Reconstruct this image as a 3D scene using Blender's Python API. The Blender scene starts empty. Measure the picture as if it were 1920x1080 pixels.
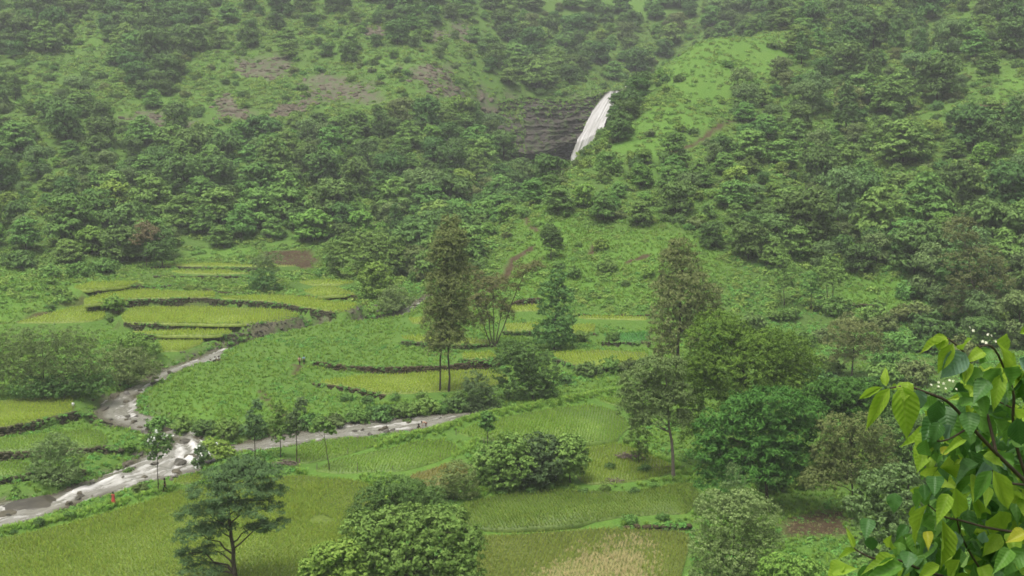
import bpy, math, random
import numpy as np
from mathutils import Vector, Matrix
S = bpy.context.scene
# ------------------------------------------------------------------ camera, sky, sun, exposure
F, PITCH, CAMZ = 2318.0, math.radians(9.8), 50.0
cam_data = bpy.data.cameras.new('camera'); cam = bpy.data.objects.new('camera', cam_data)
S.collection.objects.link(cam); S.camera = cam
cam.location = (0, 0, CAMZ); cam.rotation_euler = (math.pi/2 - PITCH, 0, 0)
cam_data.sensor_width = 36; cam_data.lens = 36*F/1920; cam_data.clip_start = 0.05; cam_data.clip_end = 6000
cam_data.dof.use_dof = False
SUN_EL, SUN_AZ = math.radians(72), math.radians(-140)
w = bpy.data.worlds.new('World'); S.world = w; w.use_nodes = True
nt = w.node_tree; nt.nodes.clear()
sky = nt.nodes.new('ShaderNodeTexSky'); sky.sky_type = 'NISHITA'; sky.sun_disc = False
sky.sun_elevation = SUN_EL; sky.sun_rotation = SUN_AZ; sky.dust_density = 6.0; sky.air_density = 1.0
hs = nt.nodes.new('ShaderNodeHueSaturation'); hs.inputs['Saturation'].default_value = 0.1
bg = nt.nodes.new('ShaderNodeBackground'); bg.inputs['Strength'].default_value = 0.115
wo = nt.nodes.new('ShaderNodeOutputWorld')
nt.links.new(sky.outputs[0], hs.inputs['Color']); nt.links.new(hs.outputs[0], bg.inputs[0]); nt.links.new(bg.outputs[0], wo.inputs[0])
sun_data = bpy.data.lights.new('sun', 'SUN'); sun = bpy.data.objects.new('sun', sun_data); S.collection.objects.link(sun)
sun_data.energy = 1.5; sun_data.angle = math.radians(24); sun_data.color = (1.0, 0.95, 0.86)
sd = Vector((math.sin(SUN_AZ)*math.cos(SUN_EL), math.cos(SUN_AZ)*math.cos(SUN_EL), math.sin(SUN_EL)))
sun.rotation_euler = sd.to_track_quat('Z', 'Y').to_euler()
vs = S.view_settings; vs.view_transform = 'Standard'; vs.look = 'None'; vs.gamma = 1.0; vs.exposure = 0.8; vs.use_curve_mapping = False
cy = S.cycles; cy.max_bounces = 5; cy.diffuse_bounces = 3; cy.glossy_bounces = 2; cy.transmission_bounces = 4; cy.volume_bounces = 0
cy.transparent_max_bounces = 4; cy.use_denoising = True; cy.filter_width = 1.7; cy.caustics_reflective = False; cy.caustics_refractive = False
cy.volume_step_rate = 10
# ------------------------------------------------------------------ helpers
rng = np.random.default_rng(11); random.seed(11)
COL = S.collection
def link(o, parent=None):
    COL.objects.link(o)
    if parent is not None: o.parent = parent
    return o
def tag(o, label=None, cat=None, group=None, kind=None):
    if label: o['label'] = label
    if cat: o['category'] = cat
    if group: o['group'] = group
    if kind: o['kind'] = kind
    return o
def mesh_from(name, V, Fc, mats=(), smooth=False, mi=None):
    """fast mesh from arrays; Fc: (n,k) int array or a list of such arrays"""
    V = np.asarray(V, dtype=np.float32)
    fl = Fc if isinstance(Fc, list) else [Fc]
    fl = [np.asarray(f, dtype=np.int32) for f in fl if len(f)]
    me = bpy.data.meshes.new(name)
    me.vertices.add(len(V)); me.vertices.foreach_set('co', V.ravel())
    nl = sum(f.size for f in fl); npoly = sum(len(f) for f in fl)
    me.loops.add(nl); me.loops.foreach_set('vertex_index', np.concatenate([f.ravel() for f in fl]))
    me.polygons.add(npoly)
    tot = np.concatenate([np.full(len(f), f.shape[1], dtype=np.int32) for f in fl])
    st = np.concatenate([[0], np.cumsum(tot)[:-1]]).astype(np.int32)
    me.polygons.foreach_set('loop_start', st); me.polygons.foreach_set('loop_total', tot)
    for m in mats: me.materials.append(m)
    if mi is not None: me.polygons.foreach_set('material_index', np.asarray(mi, dtype=np.int32))
    if smooth: me.polygons.foreach_set('use_smooth', np.ones(npoly, dtype=bool))
    me.update(calc_edges=True)
    return me
def mobj(name, me, parent=None): return link(bpy.data.objects.new(name, me), parent)
def empty(name, loc, rz=0.0):
    o = bpy.data.objects.new(name, None); o.location = loc; o.rotation_euler = (0, 0, rz); o.empty_display_size = .3
    return link(o)
# value noise
_perm = np.random.default_rng(5).random((256, 256))
def vnoise(x, y):
    xi = np.floor(x).astype(int); yi = np.floor(y).astype(int); fx = x-xi; fy = y-yi
    fx = fx*fx*(3-2*fx); fy = fy*fy*(3-2*fy)
    a = _perm[xi % 256, yi % 256]; b = _perm[(xi+1) % 256, yi % 256]; c = _perm[xi % 256, (yi+1) % 256]; d = _perm[(xi+1) % 256, (yi+1) % 256]
    return (a*(1-fx)+b*fx)*(1-fy) + (c*(1-fx)+d*fx)*fy - .5
def fbm(x, y, o=4):
    s = 0; a = 1.0
    for k in range(o): s = s + a*vnoise(x*2**k+17.3*k, y*2**k+9.1*k); a *= .5
    return s
def sstep(a, b, x):
    t = np.clip((x-a)/(b-a), 0, 1); return t*t*(3-2*t)
def inpoly(P, X, Y):
    P = np.asarray(P); n = len(P); c = np.zeros(X.shape, bool)
    for i in range(n):
        x1, y1 = P[i][:2]; x2, y2 = P[(i+1) % n][:2]
        if y1 == y2: continue
        k = ((y1 > Y) != (y2 > Y)) & (X < (x2-x1)*(Y-y1)/(y2-y1)+x1); c ^= k
    return c
def segdist(P, X, Y, closed=False):
    P = np.asarray(P); n = len(P); d = np.full(X.shape, 1e9)
    for i in range(n if closed else n-1):
        x1, y1 = P[i][:2]; x2, y2 = P[(i+1) % n][:2]; dx, dy = x2-x1, y2-y1
        t = np.clip(((X-x1)*dx+(Y-y1)*dy)/max(dx*dx+dy*dy, 1e-9), 0, 1)
        d = np.minimum(d, np.hypot(X-x1-t*dx, Y-y1-t*dy))
    return d
def smooth_poly(P, it=2, closed=True):
    P = np.asarray(P, float)
    for _ in range(it):
        Q = np.roll(P, -1, 0) if closed else P[1:]
        A = P if closed else P[:-1]
        R = np.empty((2*len(A), P.shape[1])); R[0::2] = .75*A+.25*Q; R[1::2] = .25*A+.75*Q
        P = R if closed else np.vstack([P[:1], R, P[-1:]])
    return P
def resample(P, step):
    P = np.asarray(P, float); d = np.r_[0, np.cumsum(np.linalg.norm(np.diff(P[:, :2], axis=0), axis=1))]
    n = max(2, int(d[-1]/step)+1); s = np.linspace(0, d[-1], n)
    return np.stack([np.interp(s, d, P[:, k]) for k in range(P.shape[1])], 1)
# ------------------------------------------------------------------ picture coordinates (1920x1080) -> place
SP, CP = math.sin(PITCH), math.cos(PITCH)
def at(u, v, Y):
    dx = (u-960)/F; dy = (540-v)/F; k = Y/(CP+dy*SP)
    return np.array([k*dx, Y, CAMZ+k*(-SP+dy*CP)])
def topx(p):
    x, y, z = p[0], p[1], p[2]-CAMZ; d = y*CP-z*SP; return 960+F*x/d, 540-F*(y*SP+z*CP)/d
def B(Y): return np.where(Y < 190, .02*(Y-120), 1.4+.06*(Y-190))
# ------------------------------------------------------------------ terrain height field: control points
CPTS = []
def cp(u, v, Y): CPTS.append(at(u, v, Y))
def cw(x, y, z): CPTS.append(np.array([x, y, z], float))
for u, dd in ((-250, -22), (-60, -14), (140, -6), (330, 0), (520, 0), (690, 2)):
    for v, Y in ((460, 310), (400, 335), (340, 365), (280, 392), (215, 428), (150, 470), (95, 508), (45, 545), (0, 578), (-50, 612)):
        cp(u, v, Y+dd)
for u, v, Y in ((830, 440, 330), (860, 360, 368), (890, 290, 408), (840, 230, 432), (840, 160, 478), (860, 90, 530), (860, 20, 590), (930, 260, 452), (930, 195, 502), (1020, 190, 516), (1090, 190, 516),
        (960, 130, 552), (1080, 130, 566), (1180, 120, 590), (1000, 50, 620), (1150, 50, 630), (1290, 50, 630), (1000, -20, 670), (1200, -20, 690), (1400, -20, 660), (1400, 40, 610)):
    cp(u, v, Y)
# spur crest and its near slope, then the wooded right hill
for u, v, Y in ((930, 490, 268), (960, 440, 280), (1000, 395, 294), (1060, 330, 318), (1140, 258, 346), (1200, 190, 375), (1250, 125, 406), (1310, 87, 430), (1390, 74, 446), (1480, 80, 452),
        (1000, 500, 262), (1100, 500, 260), (1200, 500, 258), (1100, 420, 284), (1200, 420, 282), (1300, 420, 281), (1200, 340, 309), (1300, 340, 307), (1280, 260, 338), (1340, 190, 372), (1400, 130, 408),
        (1320, 500, 256), (1420, 450, 272), (1420, 350, 304), (1420, 250, 345), (1460, 180, 380), (1520, 120, 420), (1560, 60, 468), (1560, 10, 520), (1560, -40, 570),
        (1640, 480, 268), (1640, 400, 298), (1640, 320, 330), (1640, 240, 368), (1640, 160, 412), (1640, 80, 465), (1640, 10, 520), (1640, -40, 565),
        (1800, 480, 262), (1800, 400, 290), (1800, 300, 328), (1800, 200, 372), (1800, 100, 428), (1800, 10, 490), (1800, -40, 535),
        (1980, 480, 256), (1980, 400, 282), (1980, 300, 320), (1980, 200, 365), (1980, 100, 420), (1980, 10, 480), (1980, -40, 520),
        (2200, 480, 250), (2200, 300, 310), (2200, 100, 405), (2200, -40, 500)):
    cp(u, v, Y)
# gully bed up to the foot of the fall, plunge, stream above the fall
for u, Y, z in ((830, 290, 6.2), (885, 325, 7.0), (930, 365, 8.0), (975, 410, 9.0), (1015, 450, 10.0), (1050, 485, 11.5), (1082, 498, 12.5), (1040, 400, 12), (1100, 440, 18), (1130, 480, 24), (1000, 345, 11.5), (960, 478, 15)):
    cw((u-960)/F*Y*1.0, Y, z)
for u, Y, z in ((1165, 512, 42.5), (1190, 522, 43.4), (1230, 540, 46), (1290, 560, 49), (1340, 570, 52), (1200, 490, 44.5), (1250, 500, 49), (1320, 510, 55)):
    cw((u-960)/F*Y, Y, z)
# valley floor
for Y in (118, 145, 175, 205, 235):
    for u in (-500, -200, 80, 360, 640, 920, 1200, 1480, 1760, 2050, 2400):
        cw((u-960)/F*Y, Y, float(B(np.array(float(Y)))))
for u in (-250, 50, 330, 600, 760): cw((u-960)/F*270, 270, float(B(np.array(262.))))
for u in (-250, 20): cp(u, 520, 250)
for x in (-220, -110, 0, 110, 220):
    for y, z in ((-60, 62), (0, 48.3), (20, 34.5), (50, 16), (82, 3.5)): cw(x, y, z + (abs(x)*.02 if y < 60 else 0))
for x in (-700, -350, 0, 350, 700):
    for y, z in ((760, 128), (900, 165), (1150, 190)): cw(x, y, z)
for x in (-700, 700):
    for y, z in ((0, 70), (200, 60), (450, 90)): cw(x, y, z)
CPTS = np.array(CPTS)
def _phi(r2): return np.where(r2 > 1e-12, .5*r2*np.log(np.maximum(r2, 1e-12)), 0)
_c = CPTS[:, :2]/100.0; _n = len(_c)
_A = np.zeros((_n+3, _n+3)); _d2 = ((_c[:, None]-_c[None])**2).sum(-1)
_A[:_n, :_n] = _phi(_d2) + np.eye(_n)*2e-4
_A[:_n, _n] = 1; _A[:_n, _n+1:] = _c; _A[_n, :_n] = 1; _A[_n+1:, :_n] = _c.T
_wt = np.linalg.solve(_A, np.r_[CPTS[:, 2], 0, 0, 0])
def Hrbf(X, Y):
    X = np.asarray(X, float); Y = np.asarray(Y, float); sh = X.shape; x = X.ravel()/100; y = Y.ravel()/100
    out = np.empty(len(x))
    for i in range(0, len(x), 40000):
        a, b = x[i:i+40000], y[i:i+40000]
        out[i:i+40000] = _phi((a[:, None]-_c[:, 0])**2+(b[:, None]-_c[:, 1])**2) @ _wt[:_n] + _wt[_n] + _wt[_n+1]*a + _wt[_n+2]*b
    return out.reshape(sh)
# smooth field sampled once on a coarse grid
CX = np.arange(-420, 421, 3.0); CY = np.arange(-20, 781, 3.0)
CG = Hrbf(*np.meshgrid(CX, CY, indexing='ij'))
def bil(G, gx0, gy0, st, X, Y):
    fx = np.clip((X-gx0)/st, 0, G.shape[0]-1.001); fy = np.clip((Y-gy0)/st, 0, G.shape[1]-1.001)
    i = fx.astype(int); j = fy.astype(int); a = fx-i; b = fy-j
    return (G[i, j]*(1-a)+G[i+1, j]*a)*(1-b) + (G[i, j+1]*(1-a)+G[i+1, j+1]*a)*b
def H0(X, Y): return bil(CG, CX[0], CY[0], 3.0, np.asarray(X, float), np.asarray(Y, float))
_YS = np.arange(60, 760, .4)
def gp(u, v, dz=0.0, Hf=None, ymin=60):
    """where the line of sight through picture point u,v meets the ground (+dz)"""
    Ys = _YS[_YS >= ymin]
    dx = (u-960)/F; dy = (540-v)/F; k = Ys/(CP+dy*SP); X = k*dx; Z = CAMZ+k*(-SP+dy*CP)
    h = (Hf or H0)(X, Ys)+dz; idx = np.where(Z <= h)[0]
    i = idx[0] if len(idx) else len(Ys)-1
    if i > 0:
        a = Z[i-1]-h[i-1]; b = Z[i]-h[i]; t = a/(a-b) if a != b else 0
        y = Ys[i-1]+t*(Ys[i]-Ys[i-1])
    else: y = Ys[0]
    return at(u, v, y)
def gpl(P, dz=0.0): return np.array([gp(u, v, dz) for u, v in P])
# ------------------------------------------------------------------ valley layout (outlines in picture coordinates, laid on the ground)
# paddy: (outline, z offset, colour key, tuft spacing, label)
PADDY = [
 ([(-80,1012),(0,1009),(50,999),(117,985),(177,969),(233,952),(307,930),(350,915),(392,907),(500,896),(560,890),(612,894),(672,902),(712,915),(716,940),(690,985),(640,1030),(600,1140),(-80,1140)], .25, 'olive', .36, 'wide olive green rice paddy in the lower left corner beside the rapids'),
 ([(320,903),(345,893),(372,889),(388,893),(380,901),(340,909)], -.3, 'olive', .36, 'narrow strip of rice between rapids and grass bund, lower left'),
 ([(553,838),(640,821),(713,823),(703,835),(653,851),(580,868),(556,866)], 0.0, 'lime', .4, 'small rice plot between brown stream and sapling row'),
 ([(590,882),(627,862),(697,848),(790,825),(820,823),(847,829),(868,842),(827,862),(760,882),(703,884),(637,888)], .1, 'lime', .4, 'bright rice paddy with thin posts, in front of the brown stream'),
 ([(853,810),(903,789),(960,779),(1043,764),(1107,758),(1160,771),(1180,798),(1160,824),(1100,831),(990,832),(905,825)], .15, 'lime', .4, 'bright rounded rice paddy below the long grass bund, right of the stream'),
 ([(1122,749),(1150,742),(1172,744),(1178,758),(1160,761)], .1, 'lime', .4, 'tiny rice corner at the right end of the long bund'),
 ([(768,892),(843,868),(872,868),(880,885),(850,905),(800,912)], .1, 'rust', .4, 'small brownish rice plot left of the leafy thicket'),
 ([(1100,838),(1165,831),(1250,866),(1268,880),(1225,896),(1160,904),(1095,907),(1070,880)], .1, 'olive', .38, 'rice plot around the fallen brush pile, right of thicket'),
 ([(857,950),(910,934),(960,924),(1043,918),(1143,921),(1177,921),(1300,903),(1312,930),(1290,962),(1210,964),(1160,968),(1077,983),(967,991),(893,990),(850,970)], .15, 'deep', .36, 'deep green rice paddy between the thicket and the low bund'),
 ([(905,1004),(993,1001),(1077,994),(1143,991),(1290,997),(1292,1020),(1275,1080),(1265,1140),(880,1140)], 0.0, 'straw', .34, 'rice paddy with a pale straw patch, bottom centre'),
 ([(-60,757),(67,745),(137,744),(141,768),(100,779),(33,795),(-60,808)], .5, 'gold', .42, 'golden rice paddy below the olive bushes at the left edge'),
 ([(-60,829),(77,814),(123,808),(187,804),(200,820),(204,831),(157,839),(57,844),(-60,845)], .1, 'lime', .42, 'green terrace plot above the left bank shrub'),
 ([(-60,866),(50,864),(62,877),(33,890),(-60,896)], -.2, 'lime', .42, 'lowest green terrace plot at the left edge'),
 ([(137,538),(167,529),(260,528),(235,537),(160,545)], 0, 'gold', .5, 'thin rice terrace strip near the left grass slope'),
 ([(157,561),(187,553),(240,544),(283,542),(300,546),(400,546),(405,555),(377,557),(240,560),(200,568),(160,572)], .2, 'gold', .5, 'curved upper rice terrace above the hedge wall'),
 ([(30,605),(90,588),(133,577),(160,573),(190,571),(199,587),(195,597),(167,603),(100,605)], -.1, 'gold', .5, 'leaf shaped rice terrace below the left grass slope'),
 ([(225,592),(250,577),(370,575),(480,578),(540,583),(565,592),(535,600),(450,608),(400,608),(300,606),(235,604)], .2, 'gold', .46, 'largest rice terrace, long and even, above the river bend'),
 ([(413,556),(517,553),(587,558),(607,565),(667,568),(670,577),(633,585),(587,578),(527,567),(467,562),(420,560)], .4, 'gold', .5, 'tapering rice terrace below the brown earth bank'),
 ([(247,621),(290,620),(433,618),(437,624),(400,629),(300,629)], 0, 'gold', .5, 'narrow rice strip under the long hedge wall'),
 ([(297,638),(383,637),(378,644),(340,658),(298,659)], -.2, 'gold', .5, 'small wedge of rice beside the river bend'),
 ([(300,497),(400,492),(470,496),(560,498),(430,500)], .1, 'gold', .6, 'faint far terrace strip under the forest edge'),
 ([(320,507),(420,508),(470,512),(400,514),(340,512)], .1, 'gold', .6, 'second faint far terrace strip'),
 ([(560,528),(600,524),(668,528),(640,533),(580,534)], .1, 'gold', .6, 'far terrace strip left of the bright green trees'),
 ([(570,545),(610,534),(640,540),(668,552),(600,556)], .1, 'gold', .6, 'far terrace plot above the short earth wall'),
 ([(1037,661),(1130,656),(1214,661),(1214,673),(1150,683),(1103,690),(1068,680),(1044,671)], .3, 'gold', .46, 'bright oval rice paddy left of the tall russet tree'),
 ([(1130,626),(1216,622),(1216,639),(1169,640)], .2, 'jade', .5, 'jade green seedbed left of the tall russet tree'),
 ([(1072,608),(1116,607),(1114,623),(1073,624)], .2, 'gold', .5, 'small square rice plot at the foot of the grass spur'),
 ([(1083,592),(1212,593),(1212,599),(1091,597)], .1, 'gold', .5, 'thin pale rice strip under the grass spur'),
 ([(950,575),(1012,571),(1014,582),(953,583)], .1, 'gold', .5, 'small rice plot in front of the red soil cut'),
 ([(945,606),(1010,605),(1010,619),(950,620)], .1, 'gold', .5, 'rice plot between the leaning tree and its dark neighbour'),
 ([(753,631),(800,629),(870,634),(920,637),(922,644),(866,645),(800,641),(770,639)], .1, 'gold', .5, 'rice strip passing behind the tall twin tree'),
 ([(765,596),(797,594),(800,606),(775,606)], .1, 'gold', .5, 'small rice plot left of the tall twin tree crown'),
 ([(866,661),(928,660),(932,670),(869,673)], .1, 'gold', .5, 'short rice plot right of the twin trunks'),
 ([(598,716),(673,704),(767,701),(870,694),(938,693),(955,712),(925,722),(845,732),(780,736),(720,739),(680,729),(640,722)], .1, 'gold', .42, 'yellow green rice paddy around the twin trunks, below the earth wall'),
 ([(1545,722),(1580,716),(1600,724),(1570,731)], .1, 'gold', .5, 'sliver of rice behind the big bright tree'),
]
FIELDS = []
for P, dz, key, sp, lab in PADDY:
    W0 = gpl(P); c = W0[:, :2].mean(0); dz += .35*float(sstep(185, 205, c[1])); z = float(H0(c[0], c[1]))+dz
    W = []
    for u, v in P:
        p0 = at(u, v, 100.0); d = p0-np.array([0, 0, CAMZ]); k = (z-CAMZ)/d[2]; W.append(np.array([0, 0, CAMZ])+k*d)
    W = np.array(W); W = resample(np.vstack([W, W[:1]]), 1.6)[:-1]; W[:, :2] += .35*np.stack([fbm(W[:, 0]/3, W[:, 1]/3, 2), fbm(W[:, 1]/3+9, W[:, 0]/3, 2)], 1); W = smooth_poly(W, 1); W[:, 2] = z
    FIELDS.append((W, z, key, sp, lab))
# water outlines
RIVER = [(-60,1000),(-60,955),(0,942),(60,935),(110,927),(150,905),(200,893),(238,878),(262,862),(300,842),(330,838),(320,818),(300,816),(258,808),(235,800),(205,792),(182,782),(190,765),(205,745),(230,733),(262,722),(290,702),(310,692),(340,681),(372,672),(392,661),(422,650),(445,642),(505,625),(560,612),(620,604),(680,599),(705,594),(735,587),(762,577),(785,561),(812,548),(820,554),(800,564),(775,578),(745,596),(712,602),(685,603),(620,608),(560,616),(505,629),(450,646),(426,656),(414,676),(385,682),(345,692),(318,705),(290,722),(262,738),(256,758),(268,775),(300,786),(330,795),(365,806),(395,826),(440,834),(480,824),(560,808),(620,797),(700,787),(780,778),(860,772),(930,768),(930,772),(900,779),(862,786),(800,806),(740,812),(690,822),(620,824),(560,836),(500,848),(440,852),(405,862),(380,880),(345,890),(310,898),(262,906),(220,925),(160,938),(120,958),(60,975),(0,995)]
RIVW = smooth_poly(gpl(RIVER, -1.0), 1)
BUNDS = [  # polyline, height, half width
 ([(0,1004),(50,994),(117,980),(177,963),(233,947),(307,925),(350,911),(392,902),(470,893)], .35, .9),
 ([(556,869),(600,862),(653,853),(700,839),(760,825),(810,812),(850,800),(905,785),(960,773),(1043,758),(1110,746),(1160,738)], .5, 1.0),
 ([(590,888),(637,892),(703,889),(760,887),(827,868),(868,848),(900,832)], .5, .9),
 ([(870,1000),(893,995),(967,996),(1077,988),(1160,972),(1210,967),(1300,966)], .4, .9),
 ([(880,935),(940,923),(1000,908),(1080,910),(1150,908),(1230,902),(1300,893)], .5, 1.2),
 ([(1105,834),(1165,829),(1250,862),(1275,880)], .3, .6),
 ([(560,884),(600,890),(690,900),(720,915),(720,945)], .35, .7),
 ([(1440,895),(1520,880),(1600,860),(1660,850)], .4, 1.0),
]
BUNDW = [(smooth_poly(gpl(P), 1, False), h, wd) for P, h, wd in BUNDS]
SOIL = [  # bare earth outlines
 [(500,476),(530,470),(575,473),(598,488),(590,498),(560,502),(520,500),(505,490)],
 [(1462,985),(1480,968),(1520,958),(1590,955),(1600,975),(1590,1000),(1530,1006),(1475,1003)],
 [(960,571),(980,562),(1010,560),(1012,570)],
]
SOILW = [gpl(P) for P in SOIL]
PATHS = [  # trodden soil lines: polyline, half width
 ([(915,548),(940,528),(955,505),(965,485),(985,470),(1000,462)], 1.0), ([(985,400),(995,420),(1010,430)], .7), ([(1108,475),(1120,455)], .8), ([(1175,492),(1215,478)], .6),
 ([(1250,290),(1290,275),(1345,240),(1375,225)], 1.0), ([(1462,80),(1480,95)], 1.2), ([(490,730),(495,742),(515,765),(540,785)], .55), ([(560,685),(555,700),(560,712)], .5),
 ([(0,603),(30,600),(70,588),(110,580)], .5), ([(1800,205),(1860,200),(1900,195)], 1.0), ([(985,572),(1010,566)], 1.0)]
PATHW = [(gpl(P), h) for P, h in PATHS]
ROCKS = [  # bare rock on the slopes
 [(450,110),(480,105),(540,110),(558,125),(545,145),(510,150),(470,135)], [(410,180),(425,178),(440,200),(460,215),(440,220),(415,205)], [(580,150),(610,135),(660,150),(700,165),(730,185),(680,195),(640,190),(600,195)],
 [(530,200),(575,198),(580,210),(540,212)], [(760,130),(800,125),(850,130),(850,160),(790,155)], [(790,160),(850,165),(905,170),(910,195),(860,195),(820,185)], [(683,45),(715,42),(718,68),(690,66)], [(820,55),(870,45),(878,65),(850,75),(800,78)],
 [(240,215),(300,212),(370,225),(365,238),(290,230)], [(950,175),(990,175),(1005,190),(960,200)], [(1030,190),(1100,182),(1130,175),(1140,185),(1100,205)], [(880,200),(930,205),(940,240),(900,235)]]
ROCKW = [gpl(P) for P in ROCKS]
BRIGHT = [  # open bright grass
 [(0,500),(60,505),(120,515),(150,545),(130,572),(60,590),(0,605),(-80,600),(-80,500)],
 [(262,740),(330,725),(480,718),(560,725),(640,765),(700,775),(640,785),(450,785),(320,785),(258,768)],
 [(1150,270),(1220,190),(1260,125),(1310,85),(1480,70),(1540,90),(1480,130),(1400,150),(1340,190),(1330,240),(1230,295),(1160,295)],
 [(890,560),(960,470),(990,390),(1040,380),(1120,430),(1330,430),(1330,560),(1210,590),(950,575)],
 [(330,470),(480,460),(520,465),(500,490),(320,495)], [(1560,528),(1700,510),(1745,540),(1670,573),(1560,578)], [(1450,1020),(1500,1003),(1600,1000),(1600,1055),(1480,1065)],
 [(1860,150),(1920,130),(1960,180),(1880,195)]]
BRIGHTW = [gpl(P) for P in BRIGHT]
# ------------------------------------------------------------------ the ground sheet
def axis(lo, hi, f0, f1, fine, g=1.25):
    a = list(np.arange(f0, f1+.001, fine)); s = fine; x = f1
    while x < hi: s = min(s*g, 40); x += s; a.append(x)
    s = fine; x = f0; b = []
    while x > lo: s = min(s*g, 40); x -= s; b.append(x)
    return np.array(b[::-1]+a)
GX = axis(-800, 800, -175, 175, .95, 1.06); GY = axis(-70, 1150, 112, 300, .95, 1.035)
XX, YY = np.meshgrid(GX, GY, indexing='ij')
HB = Hrbf(XX, YY)
HZ = HB.copy()
hill = sstep(225, 330, YY)
HZ += hill*(2.2*fbm(XX/38, YY/38, 4)+.7*fbm(XX/9+40, YY/9, 3)) + (1-hill)*sstep(108, 125, YY)*(.5*fbm(XX/17, YY/17, 3))
# stepped terraces on the far valley slope and the foot of the right hill
terr = sstep(215, 235, YY)*(1-sstep(300, 322, YY))*np.maximum(sstep(-125, -105, XX)*(1-sstep(-52, -40, XX)), 0)
def stair(z, st): q = z/st; f = q-np.floor(q); return st*(np.floor(q)+sstep(.72, 1.0, f))
wob = .55*fbm(XX/22+3, YY/22, 2)
HZ = HZ*(1-terr)+terr*(stair(HZ+wob, 1.15)-.1)
terr2 = sstep(205, 215, YY)*(1-sstep(250, 262, YY))*sstep(40, 60, XX)
HZ = HZ*(1-terr2)+terr2*(stair(HZ+wob, 1.3)-.1)
SOILM = np.zeros_like(HZ); ROCKM = np.zeros_like(HZ); BRM = np.maximum(.62*(1-sstep(232, 262, YY+.25*XX))*(1-sstep(38, 60, XX)), np.clip(.38+.7*fbm(XX/22+7, YY/22, 4), 0, .8)*hill); PADM = np.zeros_like(HZ)
def sub(P, m):
    i0 = np.searchsorted(GX, P[:, 0].min()-m); i1 = np.searchsorted(GX, P[:, 0].max()+m)
    j0 = np.searchsorted(GY, P[:, 1].min()-m); j1 = np.searchsorted(GY, P[:, 1].max()+m)
    return slice(i0, i1), slice(j0, j1)
def mask(P, m):
    s = sub(P, m+1); X, Y = XX[s], YY[s]; ins = inpoly(P, X, Y); d = segdist(P, X, Y, True)
    return s, np.where(ins, -d, d)
# river bed first, then bunds, then level paddies
def wdrop(Y): return 1.0+1.3*sstep(214, 222, Y)*(1-sstep(238, 246, Y))
s, d = mask(RIVW, 9); wat = H0(XX[s], YY[s])-wdrop(YY[s])
bank = wat-.45+ (sstep(-.5, 3.2, d+.8*fbm(XX[s]/3, YY[s]/3, 2)))*(HZ[s]-wat+.45)
HZ[s] = np.where(d < 3.4, np.minimum(bank, HZ[s]), HZ[s]); RIVD = np.full_like(HZ, 50.); RIVD[s] = d
ROCKM[s] = np.maximum(ROCKM[s], (1-sstep(.2, 2.0, d+1.2*fbm(XX[s]/2.5, YY[s]/2.5, 3)))*.9)
for W, h, wd in BUNDW:
    s = sub(W, wd*3+1); dd = segdist(W, XX[s], YY[s]); HZ[s] += h*(1-sstep(wd*.4, wd*1.6, dd)); BRM[s] = np.maximum(BRM[s], 1-sstep(wd, wd*2.2, dd))
FLD = np.full_like(HZ, 50.)
for W, z, key, sp, lab in FIELDS:
    s, d = mask(W, 4); f = 1-sstep(.5, 1.7, d)
    HZ[s] = HZ[s]*(1-f)+(z-.16)*f; PADM[s] = np.maximum(PADM[s], f); FLD[s] = np.minimum(FLD[s], d)
def Hg(X, Y):
    X = np.asarray(X, float); Y = np.asarray(Y, float)
    i = np.clip(np.searchsorted(GX, X)-1, 0, len(GX)-2); j = np.clip(np.searchsorted(GY, Y)-1, 0, len(GY)-2)
    a = np.clip((X-GX[i])/(GX[i+1]-GX[i]), 0, 1); b = np.clip((Y-GY[j])/(GY[j+1]-GY[j]), 0, 1)
    return (HZ[i, j]*(1-a)+HZ[i+1, j]*a)*(1-b)+(HZ[i, j+1]*(1-a)+HZ[i+1, j+1]*a)*b
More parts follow.
